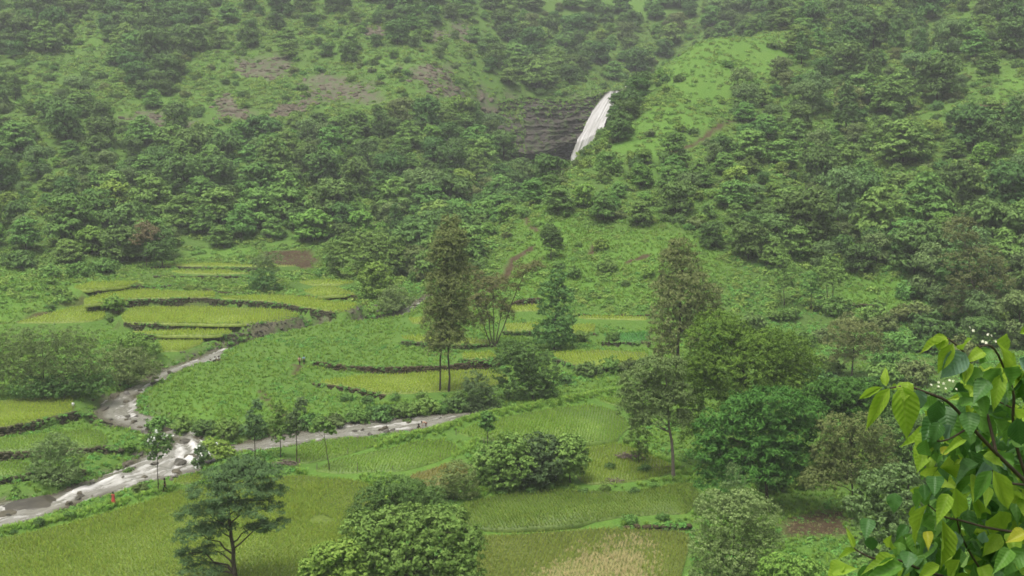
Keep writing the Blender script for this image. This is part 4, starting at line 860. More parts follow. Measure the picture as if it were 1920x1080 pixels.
for W, top, h, mk, lab in WALLW:
    q = np.repeat(np.c_[W[:, :2], top], 2, 0); q[:, 0] += r2.normal(0, .4, len(q)); q[:, 1] += r2.normal(.15, .3, len(q)); q[:, 2] -= np.abs(r2.normal(0, .3, len(q)))*h*.55; q = q[fbm(q[:, 0]/3.5, q[:, 1]/3.5, 2) > -.12]; wl.append(q)
wl = np.vstack(wl)
tag(scatter('wall_plants', 'weed', wt_, wl, r2.uniform(.5, 1.15, len(wl))), 'ferns and weeds overgrowing the terrace walls', 'weeds', kind='stuff')
# ---- ragged green edges along the water, ferns on the cliff
eg = np.repeat(resample(np.vstack([RIVW, RIVW[:1]]), .3), 3, 0); eg[:, :2] += r2.normal(0, .75, (len(eg), 2)); dd = Mg(RIVD, eg[:, 0], eg[:, 1]); eg = eg[(dd > .5) & (eg[:, 1] > 105) & (fbm(eg[:, 0]/4+8, eg[:, 1]/4, 2) > -.3)]
eg[:, 2] = np.maximum(Hg(eg[:, 0], eg[:, 1]), H0(eg[:, 0], eg[:, 1])-1.0)-.05; half = r2.random(len(eg)) < .55
tag(scatter('bank_grass', 'grass', gt, eg[half], r2.uniform(.7, 1.6, half.sum())), 'grass overhanging the river edges', 'grass', kind='stuff')
tag(scatter('bank_weeds', 'weed', wt_, eg[~half], r2.uniform(.6, 1.5, (~half).sum())), 'leafy weeds along the river edges', 'weeds', kind='stuff')
cf_ = CV.reshape(-1, 3); tt_ = np.tile(CT, len(CU)); pz = np.clip(.55*(1-tt_/.22), 0, 1)+.12*(fbm(cf_[:, 0]/6, cf_[:, 2]/4, 3) > .12)+.5*(cf_[:, 0] < at(985, 250, 490)[0]); q = cf_[r2.random(len(cf_)) < pz*.14]
tag(scatter('cliff_ferns', 'ug', ug, q, r2.uniform(.5, 1.3, len(q)), tilt=.5), 'ferns and creepers hanging on the rock cliff', 'ferns', kind='stuff')
rk = []
for P in ROCKW:
    a = np.stack([r2.uniform(P[:, 0].min()-2, P[:, 0].max()+2, 160), r2.uniform(P[:, 1].min()-2, P[:, 1].max()+2, 160)], 1); m = Mg(ROCKM, a[:, 0], a[:, 1]) > .35; rk.append(a[m])
rk = np.vstack(rk); orock = [proto('outcrop_%d' % i, rock_mesh(600+i, 2, .55, M['outcrop'])) for i in range(4)]
tag(scatter('outcrop_rocks', 'outcrop', orock, np.c_[rk, Hg(rk[:, 0], rk[:, 1])-.25], r2.uniform(.5, 1.9, len(rk)), tilt=.25), 'weathered brown rock outcrops on the grassy slopes', 'rocks', kind='stuff')
# ---- bushes mixed into the slopes, dark ferns on the wall faces
hb_l = []
for kk in ('shrub', 'dshrub', 'oshrub', 'bshrub', 'bshrub', 'shrub'):
    V, Fl, mt = PK[kk][0][2]; hb_l.append(proto('slope_bush_%d' % len(hb_l), mesh_from('slope_bush', V, Fl, [LM[mt], M['bark']], mi=np.r_[np.zeros(len(Fl[0]), int), np.ones(len(Fl[1]), int)])))
n_ = 6000; Y = np.sqrt(r2.uniform(262**2, 640**2, n_)); X = r2.uniform(-.46, .46, n_)*Y
dens = .62+1.1*fbm(X/18+31, Y/18, 3)-.75*sstep(.55, .9, Mg(BRM, X, Y))-.8*Mg(ROCKM, X, Y)-2*Mg(SOILM, X, Y)-3*Mg(PADM, X, Y)-2*(Mg(terr, X, Y) > .3)
k = (r2.random(n_) < dens) & (Mg(RIVD, X, Y) > 3); X, Y = X[k], Y[k]
uv = np.array([topx((a, b, c)) for a, b, c in zip(X, Y, Hg(X, Y))]); k = ~((uv[:, 0] > 975) & (uv[:, 0] < 1125) & (uv[:, 1] > 185) & (uv[:, 1] < 350) & (Y > 400)); X, Y = X[k], Y[k]
tag(scatter('slope_bushes', 'slopebush', hb_l, np.stack([X, Y, Hg(X, Y)-.1], 1), r2.uniform(.6, 1.8, len(X))), 'mass of low bushes between the trees on the slopes', 'bushes', kind='stuff')
dwt = []
for j in range(3): V, Fc = clump(34, .40, .34, .26, .16, r2, .5); dwt.append(proto('wall_fern_%d' % j, mesh_from('wall_fern', V, Fc, [LM['dark']])))
wl = []
for W, top, h, mk, lab in WALLW:
    q = np.repeat(np.c_[W[:, :2], top], 3, 0); q[:, 0] += r2.normal(0, .3, len(q)); q[:, 1] -= r2.uniform(.1, .5, len(q)); q[:, 2] -= r2.uniform(.1, 1.0, len(q))*h; q = q[fbm(q[:, 0]/3+11, q[:, 1]/3, 2) > (-.05 if mk == 'wallstone' else .15)]; wl.append(q)
wl = np.vstack(wl); tag(scatter('wall_ferns', 'wallfern', dwt, wl, r2.uniform(.4, .95, len(wl)), tilt=.4), 'dark ferns growing on the faces of the terrace walls', 'ferns', kind='stuff')
lt = []
for P in SOILW:
    a = np.stack([r2.uniform(P[:, 0].min()-1, P[:, 0].max()+1, 700), r2.uniform(P[:, 1].min()-1, P[:, 1].max()+1, 700)], 1); lt.append(a[(Mg(SOILM, a[:, 0], a[:, 1]) > .3) & (r2.random(700) < .7)])
lt = np.vstack(lt); lit = []
for j, mt in enumerate(('tip', 'weed', 'russet')): V, Fc = clump(12, .5, .12, .26, .16, r2, 1.0); lit.append(proto('litter_%d' % j, mesh_from('litter', V, Fc, [LM[mt]])))
tag(scatter('leaf_litter', 'litter', lit, np.c_[lt, Hg(lt[:, 0], lt[:, 1])], r2.uniform(.3, .9, len(lt))), 'fallen leaves and sprouts on the bare soil patches', 'leaf litter', kind='stuff')
# ------------------------------------------------------------------ the trees and bushes one can tell apart in the valley
# lobes: (u, v, half width, half height[, depth offset m]) in picture units at the tree's distance
def ntree(name, label, base, lobes, leaf=(.3, .17), rc=.42, ncl=260, nlf=12, mat='mid', bark='bark', r0=.2, trunks=None, Y=None, cat='tree', seed=0, depth=.85, group=None, fork=.35, limbs=True, big=1.0, **kw):
    r = np.random.default_rng(700+seed+len(label)); b = gp(base[0], base[1], 0, Hg) if Y is None else at(base[0], base[1], Y)
    Yb = b[1]; b[2] = float(Hg(b[0], b[1])); k = Yb/F/CP
    lb = []
    for l in lobes:
        dy = l[4] if len(l) > 4 else r.uniform(-.35, .35)*l[2]*k*1.2
        c = at(l[0], l[1], Yb+dy)-b; lb.append((*c, l[2]*k*1.12*big, l[2]*k*depth*big, l[3]*k*1.15*big))
    args = dict(flat=.55, up=.5, inner=.15); args.update(kw)
    V, Fc = crown(lb, int(ncl*1.45), nlf, leaf[0], leaf[1], rc, r, **args)
    o = empty(name, b); part = 'foliage' if cat in ('bush', 'shrub') else 'crown'
    mobj(part, mesh_from(part, V, Fc, [LM[mat]]), o)
    ct = np.array([l[:3] for l in lb]); topz = max(l[2]+.3*l[5] for l in lb)
    if trunks is None:
        tv, tf = skeleton((0, 0, -.4), (ct[:, 0].mean()*.8, ct[:, 1].mean()*.5, topz*.82), lb if limbs else [], r0, r, fork=fork)
        mobj('trunk' if part == 'crown' else 'stems', mesh_from('trunk', tv, tf, [M[bark]], True), o)
    else:
        for (u0, v0), (u1, v1), rr, nl in trunks:
            a = at(u0, v0, Yb)-b; a[2] = min(a[2], float(Hg(b[0]+a[0], b[1]))-b[2])-.4; e = at(u1, v1, Yb)-b
            near = sorted(lb, key=lambda l: np.linalg.norm(np.array(l[:3])-(.5*a+.5*e)))[:nl]
            tv, tf = skeleton(a, e, near, rr, r, fork=fork); mobj('trunk', mesh_from('trunk', tv, tf, [M[bark]], True), o)
    return tag(o, label, cat, group)
# lower left feathery tree
ntree('feathery_tree', 'dark feathery tree with level limbs standing in the lower left paddy', (441, 1094),
 [(458,872,38,14),(425,892,45,16),(490,890,42,16),(395,925,45,17),(455,915,55,20),(505,925,32,14),(380,965,45,18),(430,955,42,18),(485,955,45,16),(515,985,36,12),(480,990,25,8),(365,1005,34,14),(405,990,35,14),(360,1045,32,10),(395,1030,28,9),(375,1070,38,9),(345,1035,14,7)],
 leaf=(.42, .09), rc=.5, ncl=860, nlf=17, mat='teal', r0=.26, flat=.35, up=.9, seed=1, fork=.12, droop=.5, depth=.8, inner=.1)
# bottom centre group
ntree('leafy_tree', 'big grey-green leafy tree at the bottom centre', (760, 1180), [(765,985,70,32),(690,995,52,32),(835,985,45,32),(720,1040,75,38),(800,1035,70,40),(870,1030,40,42),(660,1060,50,30),(760,1085,100,40),(860,1085,48,40),(640,1085,40,25)], Y=110, leaf=(.34, .22), rc=.42, ncl=1150, nlf=13, mat='mid', r0=.3, seed=2)
ntree('dark_tree', 'dark small-leaved tree behind the top of the bottom centre tree', (745, 1120), [(745,925,55,26),(705,945,42,32),(780,935,45,30),(680,975,32,24),(815,950,24,30),(750,970,60,30)], Y=117, leaf=(.24, .13), rc=.34, ncl=700, nlf=13, mat='dark', seed=3)
ntree('bright_bush', 'yellow-green broadleaf bush left of the bottom centre tree', (610, 1140), [(615,1040,36,18),(590,1065,30,18),(645,1035,28,18),(600,1090,45,22),(650,1075,35,25)], Y=107, leaf=(.36, .24), rc=.34, ncl=420, nlf=11, mat='bright', cat='bush', r0=.06, seed=4)
# thicket in the middle
ntree('thicket_tree', 'left bushy tree of the leafy thicket between the paddies', (935, 912), [(955,838,32,22),(920,860,32,24),(965,870,40,26),(905,885,28,20),(940,895,35,18)], leaf=(.4, .24), rc=.4, ncl=430, nlf=12, mat='mid', r0=.12, seed=5, group='trees of the thicket', zlow=-.9)
ntree('thicket_tree', 'middle grey-green tree of the leafy thicket between the paddies', (1005, 908), [(1010,838,40,20),(985,860,32,24),(1030,865,35,24),(1005,888,38,20)], leaf=(.4, .22), rc=.4, ncl=400, nlf=12, mat='teal', r0=.12, seed=6, group='trees of the thicket', zlow=-.9)
ntree('thicket_tree', 'right tree of the leafy thicket with a visible stem', (1068, 903), [(1070,835,26,16),(1055,860,32,22),(1082,865,22,22),(1060,885,30,14)], leaf=(.4, .22), rc=.38, ncl=330, nlf=12, mat='mid', r0=.12, seed=7, group='trees of the thicket')
ntree('olive_bush', 'olive bush with thin leaves at the left end of the thicket', (850, 938), [(860,885,30,20),(840,905,32,20),(870,915,30,18),(835,925,20,14)], leaf=(.28, .12), rc=.36, ncl=280, nlf=12, mat='olive', cat='bush', r0=.06, seed=8, zlow=-.9)
# tall twin trunks
ntree('tall_tree', 'tall slender olive tree on twin trunks beside the yellow-green paddy', (833, 734), [(846,425,20,18),(842,450,26,20),(838,480,30,24),(845,510,30,24),(828,535,26,24),(850,545,28,24),(838,575,36,26),(822,605,26,24),(855,605,30,26),(838,635,34,22),(825,655,22,14)],
 leaf=(.42, .17), rc=.66, ncl=1150, big=1.1, nlf=13, mat='olive', trunks=[((825,737),(832,470),.16,5),((841,737),(850,430),.17,6)], seed=9, fork=.3, droop=.4, inner=.2)
ntree('leaning_tree', 'brownish many-stemmed tree with one limb leaning right', (925, 648), [(885,520,22,18),(905,540,26,20),(930,535,26,18),(890,570,24,18),(925,575,28,18),(950,590,14,18),(965,540,10,8),(985,505,20,10),(1005,500,16,9),(975,520,14,10),(905,600,18,14)],
 leaf=(.32, .16), rc=.5, ncl=620, nlf=12, mat='russet', trunks=[((922,648),(890,560),.12,2),((924,648),(908,545),.13,2),((926,648),(925,540),.13,2),((928,648),(945,560),.12,2),((929,648),(985,505),.13,3)], seed=10, fork=.5)
ntree('dark_tree', 'dark leafy tree right of the leaning tree, among small plots', (1038, 655), [(1045,520,16,12),(1035,545,26,16),(1055,555,22,14),(1035,575,26,18),(1050,600,28,18),(1035,625,36,22),(1060,635,22,18)], leaf=(.45, .24), rc=.5, ncl=430, nlf=12, mat='dark', r0=.16, seed=11, zlow=-.8)
ntree('round_tree', 'neat round-crowned dark tree alone on the grassy spur', (1033, 487), [(1033,450,19,24),(1028,440,14,14),(1040,460,15,16)], leaf=(.4, .22), rc=.4, ncl=300, nlf=11, mat='dark', r0=.13, seed=12)
ntree('dense_bush', 'dense dark bush at the right end of the brown stream', (1000, 750), [(955,660,26,20),(985,668,35,24),(965,690,36,28),(1010,700,36,34),(985,725,45,26),(1020,735,28,18)], leaf=(.38, .2), rc=.42, ncl=620, nlf=12, mat='dark', cat='bush', r0=.12, seed=13, zlow=-.9)
ntree('round_bush', 'grey-green bush between twin trunks and the dense dark bush', (895, 772), [(892,722,25,22),(885,745,30,22),(912,745,24,20),(900,762,34,12)], leaf=(.3, .15), rc=.36, ncl=360, nlf=12, mat='teal', cat='bush', r0=.06, seed=14, zlow=-.9)
# right centre group
ntree('russet_tree', 'tall russet-brown tree towering over the right centre', (1268, 715), [(1275,462,20,14),(1262,485,24,18),(1288,492,24,18),(1275,520,36,24),(1300,535,30,22),(1245,550,26,24),(1280,560,38,26),(1325,560,30,24),(1255,595,36,26),(1305,595,36,26),(1335,590,18,22),(1240,635,26,24),(1280,635,36,26),(1250,670,26,20)],
 leaf=(.46, .17), rc=.62, ncl=900, nlf=13, mat='russet', r0=.32, seed=15, droop=.6, inner=.2)
ntree('slender_tree', 'grey-green tree on a thin bare trunk right of the brush pile', (1263, 895), [(1225,690,32,16),(1195,715,30,18),(1245,715,34,20),(1210,745,40,22),(1185,770,24,18),(1250,750,30,22),(1225,780,34,18),(1265,690,20,16),(1278,745,22,24),(1280,790,18,22),(1200,795,18,10),(1175,745,16,12)], leaf=(.3, .14), rc=.5, ncl=1100, nlf=13, mat='olive', big=1.1, gap=.12, bark='palebark', trunks=[((1263,896),(1248,700),.24,8)], seed=16, fork=.45)
ntree('sunny_tree', 'large sunny green tree with a broad domed crown, right of centre', (1400, 900), [(1345,615,40,22),(1318,640,30,22),(1375,635,36,22),(1425,650,45,26),(1470,660,40,26),(1500,690,34,30),(1345,680,48,30),(1400,695,60,34),(1465,705,48,34),(1305,715,38,36),(1355,740,50,34),(1430,745,60,34),(1490,740,40,32),(1290,770,26,30),(1300,810,22,30)], Y=152, big=1.18,
 leaf=(.3, .17), rc=.5, ncl=2100, nlf=13, mat='sun', r0=.3, seed=17)
ntree('pinnate_tree', 'deep green tree with layered drooping pinnate leaves, right foreground', (1440, 955), [(1450,748,50,15),(1395,758,40,15),(1510,770,38,15),(1375,785,45,18),(1440,785,55,20),(1345,810,40,18),(1405,815,50,20),(1470,815,50,20),(1520,800,30,17),(1330,845,34,18),(1380,850,48,20),(1440,850,50,20),(1490,855,38,18),(1350,880,40,18),(1420,885,50,20),(1470,890,40,18),(1340,905,28,17)], Y=137,
 leaf=(.62, .17), rc=.6, ncl=950, nlf=14, mat='vivid', r0=.22, seed=18, flat=.55, up=.8, big=1.12, droop=.35)
ntree('pinnate_tree', 'bright green pinnate tree behind the russet bushes, right foreground', (1590, 850), [(1555,738,45,17),(1610,732,45,17),(1580,755,55,20),(1640,752,40,18),(1540,770,40,20),(1610,780,55,23),(1660,775,30,20)], Y=146, leaf=(.62, .18), rc=.6, ncl=520, nlf=13, mat='vivid', seed=19, flat=.55, up=.8, big=1.12, droop=.35)
ntree('scrub_tree', 'olive-brown scrub tree right of the deep green pinnate tree', (1600, 935), [(1565,800,36,20),(1625,795,34,20),(1590,825,45,24),(1645,825,30,24),(1555,850,34,24),(1605,860,45,24),(1655,860,26,24),(1570,890,40,22),(1530,900,30,20)], Y=134, leaf=(.28, .14), rc=.42, ncl=900, nlf=12, mat='olive', r0=.14, seed=20, zlow=-.9)
ntree('dark_tree', 'dark tree in shade at the foot of the leafy shrub, right', (1700, 930), [(1690,800,40,28),(1720,840,40,32),(1690,870,36,28),(1740,880,40,30)], Y=139, leaf=(.34, .18), rc=.42, ncl=520, nlf=12, mat='dark', seed=21, zlow=-.9)
ntree('pale_bush', 'pale grey-green bush with small leaves at the bottom right', (1370, 1110), [(1340,945,40,20),(1395,940,40,20),(1360,970,50,26),(1425,970,36,28),(1395,1000,48,28),(1330,1020,40,26),(1370,1045,50,30),(1430,1020,36,30),(1340,1075,45,28),(1410,1075,45,28)], Y=116, leaf=(.24, .12), rc=.34, ncl=1250, nlf=12, mat='pale', cat='bush', r0=.1, seed=22, zlow=-.9)
ntree('whitish_shrub', 'small whitish twiggy shrub above the pale bush', (1378, 945), [(1375,885,14,14),(1385,905,16,14),(1365,910,12,12),(1380,928,20,14)], Y=128, leaf=(.24, .07), rc=.3, ncl=130, nlf=10, mat='pale', cat='shrub', r0=.04, seed=23)
ntree('light_bush', 'light green bush in the bottom right gap beside bright grass', (1480, 1110), [(1455,1060,34,18),(1500,1062,34,14),(1475,1085,50,20),(1540,1080,36,14)], Y=112, leaf=(.3, .18), rc=.3, ncl=360, nlf=11, mat='bright', cat='bush', r0=.05, seed=24, zlow=-.9)
ntree('leafy_bush', 'yellowish leafy bush left of the near shrub, beside red soil', (1690, 1020), [(1640,905,34,18),(1690,890,36,18),(1620,945,34,22),(1680,930,45,26),(1650,980,50,26),(1710,985,50,36),(1640,1030,45,24),(1720,1050,55,30)], Y=108, leaf=(.3, .18), rc=.34, ncl=780, nlf=12, mat='pale', cat='bush', r0=.08, seed=25, zlow=-.9)
ntree('brown_tree', 'dusky brown tree behind the sliver of rice, right', (1597, 708), [(1585,618,34,14),(1620,622,28,14),(1575,642,28,16),(1605,645,36,16),(1635,650,22,18),(1590,670,36,14)], leaf=(.34, .16), rc=.5, ncl=420, nlf=12, mat='russet', r0=.16, seed=26)
ntree('lanky_tree', 'lanky brownish tree with a curved pale trunk at the right edge', (1843, 622), [(1805,418,20,13),(1790,442,22,15),(1815,450,24,15),(1835,478,32,16),(1795,492,30,17),(1860,500,30,18),(1815,520,36,18),(1870,535,34,20),(1835,552,36,20),(1790,545,22,16),(1885,570,24,18),(1800,580,26,16)], leaf=(.42, .2), rc=.6, ncl=520, nlf=12, mat='russet', bark='palebark', trunks=[((1843,622),(1806,430),.2,10)], seed=27, fork=.3)
# left bank
ntree('olive_bush', 'large olive-brown bush mass on the left river bank', (85, 745), [(30,640,45,22),(85,632,45,20),(140,638,40,22),(50,668,50,26),(110,670,50,26),(165,672,34,26),(20,690,40,28),(80,700,55,28),(140,705,45,26),(-20,670,40,40),(180,700,28,24),(-30,710,50,30)], leaf=(.32, .14), rc=.5, ncl=1150, nlf=12, mat='olive', cat='bush', r0=.14, seed=28, zlow=-.9)
ntree('river_bush', 'dusky bush leaning over the river bend on the left bank', (240, 722), [(215,668,30,18),(245,675,36,20),(275,685,28,16),(225,695,40,20),(260,700,36,16)], leaf=(.32, .15), rc=.45, ncl=480, nlf=12, mat='olive', cat='bush', r0=.09, seed=29, zlow=-.9)
ntree('bright_bush', 'bright green bush between the olive mass and the rice wedge', (255, 668), [(250,640,30,12),(275,650,26,12),(235,655,24,12)], leaf=(.4, .24), rc=.4, ncl=220, nlf=11, mat='bright', cat='bush', r0=.06, seed=30, zlow=-.9)
ntree('dark_bush', 'dark green foliage low in front of the olive bush mass', (120, 748), [(100,725,40,18),(150,722,36,18),(60,728,36,18),(185,715,24,16)], leaf=(.36, .2), rc=.42, ncl=420, nlf=11, mat='dark', cat='bush', r0=.06, seed=31, zlow=-.9)
ntree('pale_shrub', 'pale bushy shrub on the lowest left bank terrace', (105, 905), [(105,828,26,13),(85,845,30,16),(130,848,28,17),(100,868,42,18),(75,885,28,14),(135,882,26,15),(105,893,40,12)], leaf=(.26, .11), rc=.36, ncl=520, nlf=12, mat='pale', cat='shrub', r0=.06, seed=32, zlow=-.9)
# far valley
ntree('two_tone_bush', 'pale topped bush on the brown earth bank, far terraces', (495, 545), [(505,483,22,8),(490,492,20,10),(500,505,24,12)], leaf=(.4, .16), rc=.5, ncl=150, nlf=11, mat='pale', cat='bush', r0=.06, seed=33)
ntree('dark_bush', 'dark bush below the pale topped bush, far terraces', (495, 548), [(492,520,22,14),(500,532,24,12),(482,530,14,12)], Y=None, leaf=(.4, .18), rc=.5, ncl=180, nlf=11, mat='dark', cat='bush', r0=.06, seed=34, zlow=-.9)
ntree('red_tipped_tree', 'dark tree with reddish top at the forest edge, left of far terraces', (305, 502), [(300,450,20,16),(310,465,20,16),(292,472,18,16),(304,485,16,10)], leaf=(.5, .26), rc=.55, ncl=220, nlf=11, mat='dark', r0=.16, seed=35)
ntree('red_tipped_tree', 'reddish sprouting crown beside the dark forest edge tree', (275, 500), [(270,428,16,12),(285,440,18,12),(268,450,20,14)], leaf=(.5, .24), rc=.55, ncl=160, nlf=10, mat='tip', r0=.14, seed=36)
ntree('leafy_tree', 'wide layered bright tree mass at the forest edge, centre', (690, 522), [(680,445,40,12),(720,450,36,12),(645,462,34,14),(700,468,50,16),(745,470,34,16),(660,485,45,16),(720,490,50,18),(620,478,20,12),(770,492,28,16)], leaf=(.6, .3), rc=.7, ncl=720, nlf=12, mat='mid', r0=.25, seed=37, flat=.35, up=.9, zlow=-.8)
ntree('fresh_tree', 'fresh green tree in front of the layered tree mass, near the stream', (708, 560), [(705,508,22,12),(690,520,18,12),(720,525,20,12),(708,540,28,14)], leaf=(.55, .3), rc=.6, ncl=260, nlf=11, mat='bright', r0=.14, seed=38, zlow=-.8)
ntree('olive_shrub', 'olive shrub on stones beside the upper stream', (742, 588), [(740,548,22,10),(728,562,24,12),(755,562,22,12),(742,575,28,9)], leaf=(.4, .16), rc=.5, ncl=230, nlf=11, mat='olive', cat='shrub', r0=.06, seed=39, zlow=-.9)
ntree('terrace_tree', 'upright twin-stemmed tree on the right terrace edge', (1556, 575), [(1555,495,16,12),(1545,512,16,12),(1565,512,16,12),(1555,530,20,10)], leaf=(.42, .22), rc=.5, ncl=200, nlf=11, mat='mid', trunks=[((1551,576),(1550,505),.11,2),((1562,576),(1562,505),.11,2)], seed=40)
ntree('terrace_tree', 'thin small tree left of the twin-stemmed terrace tree', (1521, 585), [(1520,520,11,10),(1515,538,13,10),(1527,545,12,9)], leaf=(.42, .2), rc=.45, ncl=110, nlf=10, mat='mid', r0=.09, seed=41)
ntree('terrace_tree', 'pair-like loose tree further left on the right terrace', (1470, 572), [(1468,490,14,14),(1480,505,14,12),(1460,515,14,12),(1472,535,16,10)], leaf=(.42, .2), rc=.5, ncl=150, nlf=10, mat='mid', r0=.1, seed=42)
# saplings by the river and the paddies
SAPL = [((478,862), [(482,762,9,12),(470,785,10,13),(487,792,11,13),(462,808,12,10),(482,815,14,9)], 'teal', 'tall dark sapling, leftmost of the row at the stream'),
 ((526,858), [(520,765,9,9),(530,778,10,9),(518,792,12,10),(533,805,14,11),(522,820,13,8)], 'mid', 'second sapling of the stream row, thin stem'),
 ((556,868), [(566,755,10,9),(560,770,11,10),(550,785,13,11),(562,800,13,11),(545,812,13,9)], 'teal', 'third sapling of the stream row, leafy to the base'),
 ((619,884), [(598,792,12,8),(610,800,13,8),(622,808,9,6),(588,805,8,6)], 'mid', 'lone sapling with leaning thin trunk between the rice plots'),
 ((296,924), [(290,815,15,9),(310,822,13,9),(283,832,13,10),(302,840,15,10),(290,856,12,8)], 'dark', 'sapling with pale blossoms beside the rapids'),
 ((378,890), [(375,845,9,8),(385,855,9,8),(372,868,10,9)], 'teal', 'small sapling at the right edge of the rapids'),
 ((914,832), [(912,780,10,7),(922,788,9,7),(908,795,9,7),(917,803,8,6)], 'mid', 'small round-headed sapling on the bund above the thicket'),
 ((1198,870), [(1190,805,16,9),(1205,815,15,10),(1185,825,14,10),(1205,838,14,11),(1200,855,14,9)], 'mid', 'leafy young tree right of the brush pile')]
for i, (b, lb, mt, lab) in enumerate(SAPL):
    ntree('sapling', lab, b, lb, leaf=(.36, .22), rc=.26, ncl=95 if i != 4 else 120, nlf=8, mat=mt, r0=.075, seed=50+i, group='saplings along the stream', zlow=-.8)
ntree('stream_bush', 'bright green bush on the bank left of the sapling row', (408, 868), [(395,832,18,9),(415,835,16,9),(402,848,24,11),(425,848,14,9)], leaf=(.34, .2), rc=.3, ncl=240, nlf=10, mat='bright', cat='bush', r0=.05, seed=60, zlow=-.9)
# ---- shrubs that stand alone
SHR = [(1140,508,'shrub',20,'round green bush alone on the lower spur'),(1074,520,'shrub',17,'green bush below the round tree on the spur'),(1173,536,'dshrub',10,'small dark bush low on the spur'),(1050,503,'shrub',14,'bush directly below the round tree'),(1125,468,'bshrub',17,'feathery light bush mid spur'),(1215,520,'bshrub',16,'light bush left of the russet tree top'),(1085,462,'shrub',9,'low shrub beside the spur path'),(1060,405,'shrub',13,'shrub at the top of the grassy slope'),
 (1412,625,'dshrub',30,'dark round bush behind the sunny tree'),(1500,650,'shrub',26,'grey-green bush right of the sunny tree top'),(1745,640,'dshrub',40,'big dark teal bush behind the near shrub'),(1690,655,'shrub',28,'green bush left of the big teal bush'),(1870,640,'oshrub',34,'olive bush at the right edge above the near leaves'),(1660,620,'oshrub',24,'dull olive bush below the right meadow'),(1720,595,'oshrub',26,'olive bush at the meadow corner'),(1540,690,'shrub',22,'green bush left of the dusky brown tree'),(1660,715,'shrub',34,'leafy bush right of the dusky brown tree'),(1720,720,'oshrub',34,'yellowish bush behind the leaning leaf sprays'),(1450,600,'shrub',18,'bush at the left end of the low terrace'),(1800,680,'oshrub',36,'olive bush hidden behind the near shrub top'),
 (42,505,'dshrub',30,'dark bush on the left grass slope'),(95,520,'shrub',18,'small bush right of the dark slope bush'),(200,515,'shrub',26,'broad bush at the forest foot, left'),(150,520,'shrub',24,'bush at the foot of the left forest'),(85,545,'bshrub',10,'tiny bush in the left grass'),(97,580,'dshrub',8,'low dark bush at the grass edge'),(215,580,'bshrub',22,'bright bush between two golden terraces'),(205,602,'shrub',10,'small bush beside the leaf shaped terrace'),(447,612,'pshrub',9,'spiky pale plant on the terrace wall'),
 (830,775,'shrub',18,'bush by the bent people at the stream'),(765,795,'dshrub',9,'small dark bush at the near stream edge'),(1145,700,'shrub',24,'leafy bush on the bank right of the dense bush'),(1100,705,'dshrub',24,'dark bank bush right of the dense bush'),(1180,700,'oshrub',22,'dull bush below the oval paddy'),(1060,720,'dshrub',16,'low dark bush touching the dense bush'),(1150,640,'shrub',15,'shrub under the jade seedbed'),(1090,640,'shrub',16,'bank shrub left of the jade seedbed'),
 (245,890,'shrub',13,'green shrub on the rocks of the left bank'),(180,905,'shrub',12,'low shrub at the left water edge'),(245,845,'bshrub',16,'grassy bright shrub below the ledges'),(265,922,'oshrub',15,'dry brownish shrub on the near bank'),(75,985,'dshrub',12,'dark shrub at the near bank, lower left'),(130,970,'shrub',11,'green shrub on the near bank, lower left'),(25,1000,'dshrub',8,'small dark shrub in the lower left corner'),
 (940,928,'shrub',12,'shrub in front of the thicket'),(995,925,'shrub',13,'round shrub under the thicket'),(1030,915,'shrub',11,'low bush at the thicket foot'),(1095,925,'dshrub',10,'dark bush right of the thicket'),(1135,920,'shrub',12,'green bush on the bund right of the thicket'),(1190,925,'dshrub',11,'dark bush on the bund below the plot'),(1225,915,'shrub',11,'bush near the thin bare trunk'),(1180,980,'shrub',15,'bush on the low bund'),(1243,975,'shrub',12,'second bush on the low bund'),(1145,880,'dshrub',12,'bush at the brush pile'),(1210,885,'dshrub',13,'dark bush at the brush pile'),
 (300,810,'shrub',26,None),(340,814,'shrub',28,None),(385,817,'dshrub',29,None),(430,820,'shrub',29,None),(480,817,'dshrub',28,None),(530,812,'shrub',28,None),(580,808,'shrub',28,None),(625,804,'oshrub',27,None),(670,797,'shrub',28,None),(715,792,'dshrub',28,None),(760,785,'shrub',27,None),(800,778,'shrub',27,None),(860,772,'dshrub',26,None),(650,752,'shrub',12,None),(690,755,'dshrub',12,None),(740,752,'shrub',13,None),(790,748,'shrub',12,None),(860,748,'shrub',13,None)]
hedge = 0
SCR = [(1380,905),(1440,915),(1500,915),(1350,880),(1490,880),(1545,890),(1690,600),(1560,590),(1545,640),(1660,690),(1640,730),(1700,760),(1760,760),(1530,730),(1480,600),(1800,640),(1900,650),(1840,650),(1770,690),(1700,700),(1590,620),(1500,700),(1650,660),(1735,665),(1610,745),(1560,700),(1880,600),(1700,560),(1640,600),(1790,600)]
r4 = np.random.default_rng(21)
for i, (u, v) in enumerate(sorted(SCR)):
    SHR.append((u, v, str(r4.choice(['oshrub', 'shrub', 'dshrub', 'bshrub'], p=[.35, .35, .2, .1])), r4.uniform(20, 36), f'{ordn(i)} bush from the left in the scrub under and right of the sunny tree'))
for u, v, kk, r, lab in SHR:
    p = gp(u, v, 0, Hg); s_ = r*p[1]/F/1.25; o = put(kk, (p[0], p[1], float(Hg(p[0], p[1]))-.05), s_, 'shrub')
    if lab is None:
        hedge += 1; lab = f'{ordn(hedge-1)} shrub from the left in the hedge above the brown stream' if hedge <= 13 else f'{ordn(hedge-14)} shrub from the left on the bank below the twin-trunk paddy'
    tag(o, lab, 'shrub', 'shrubs of the valley')
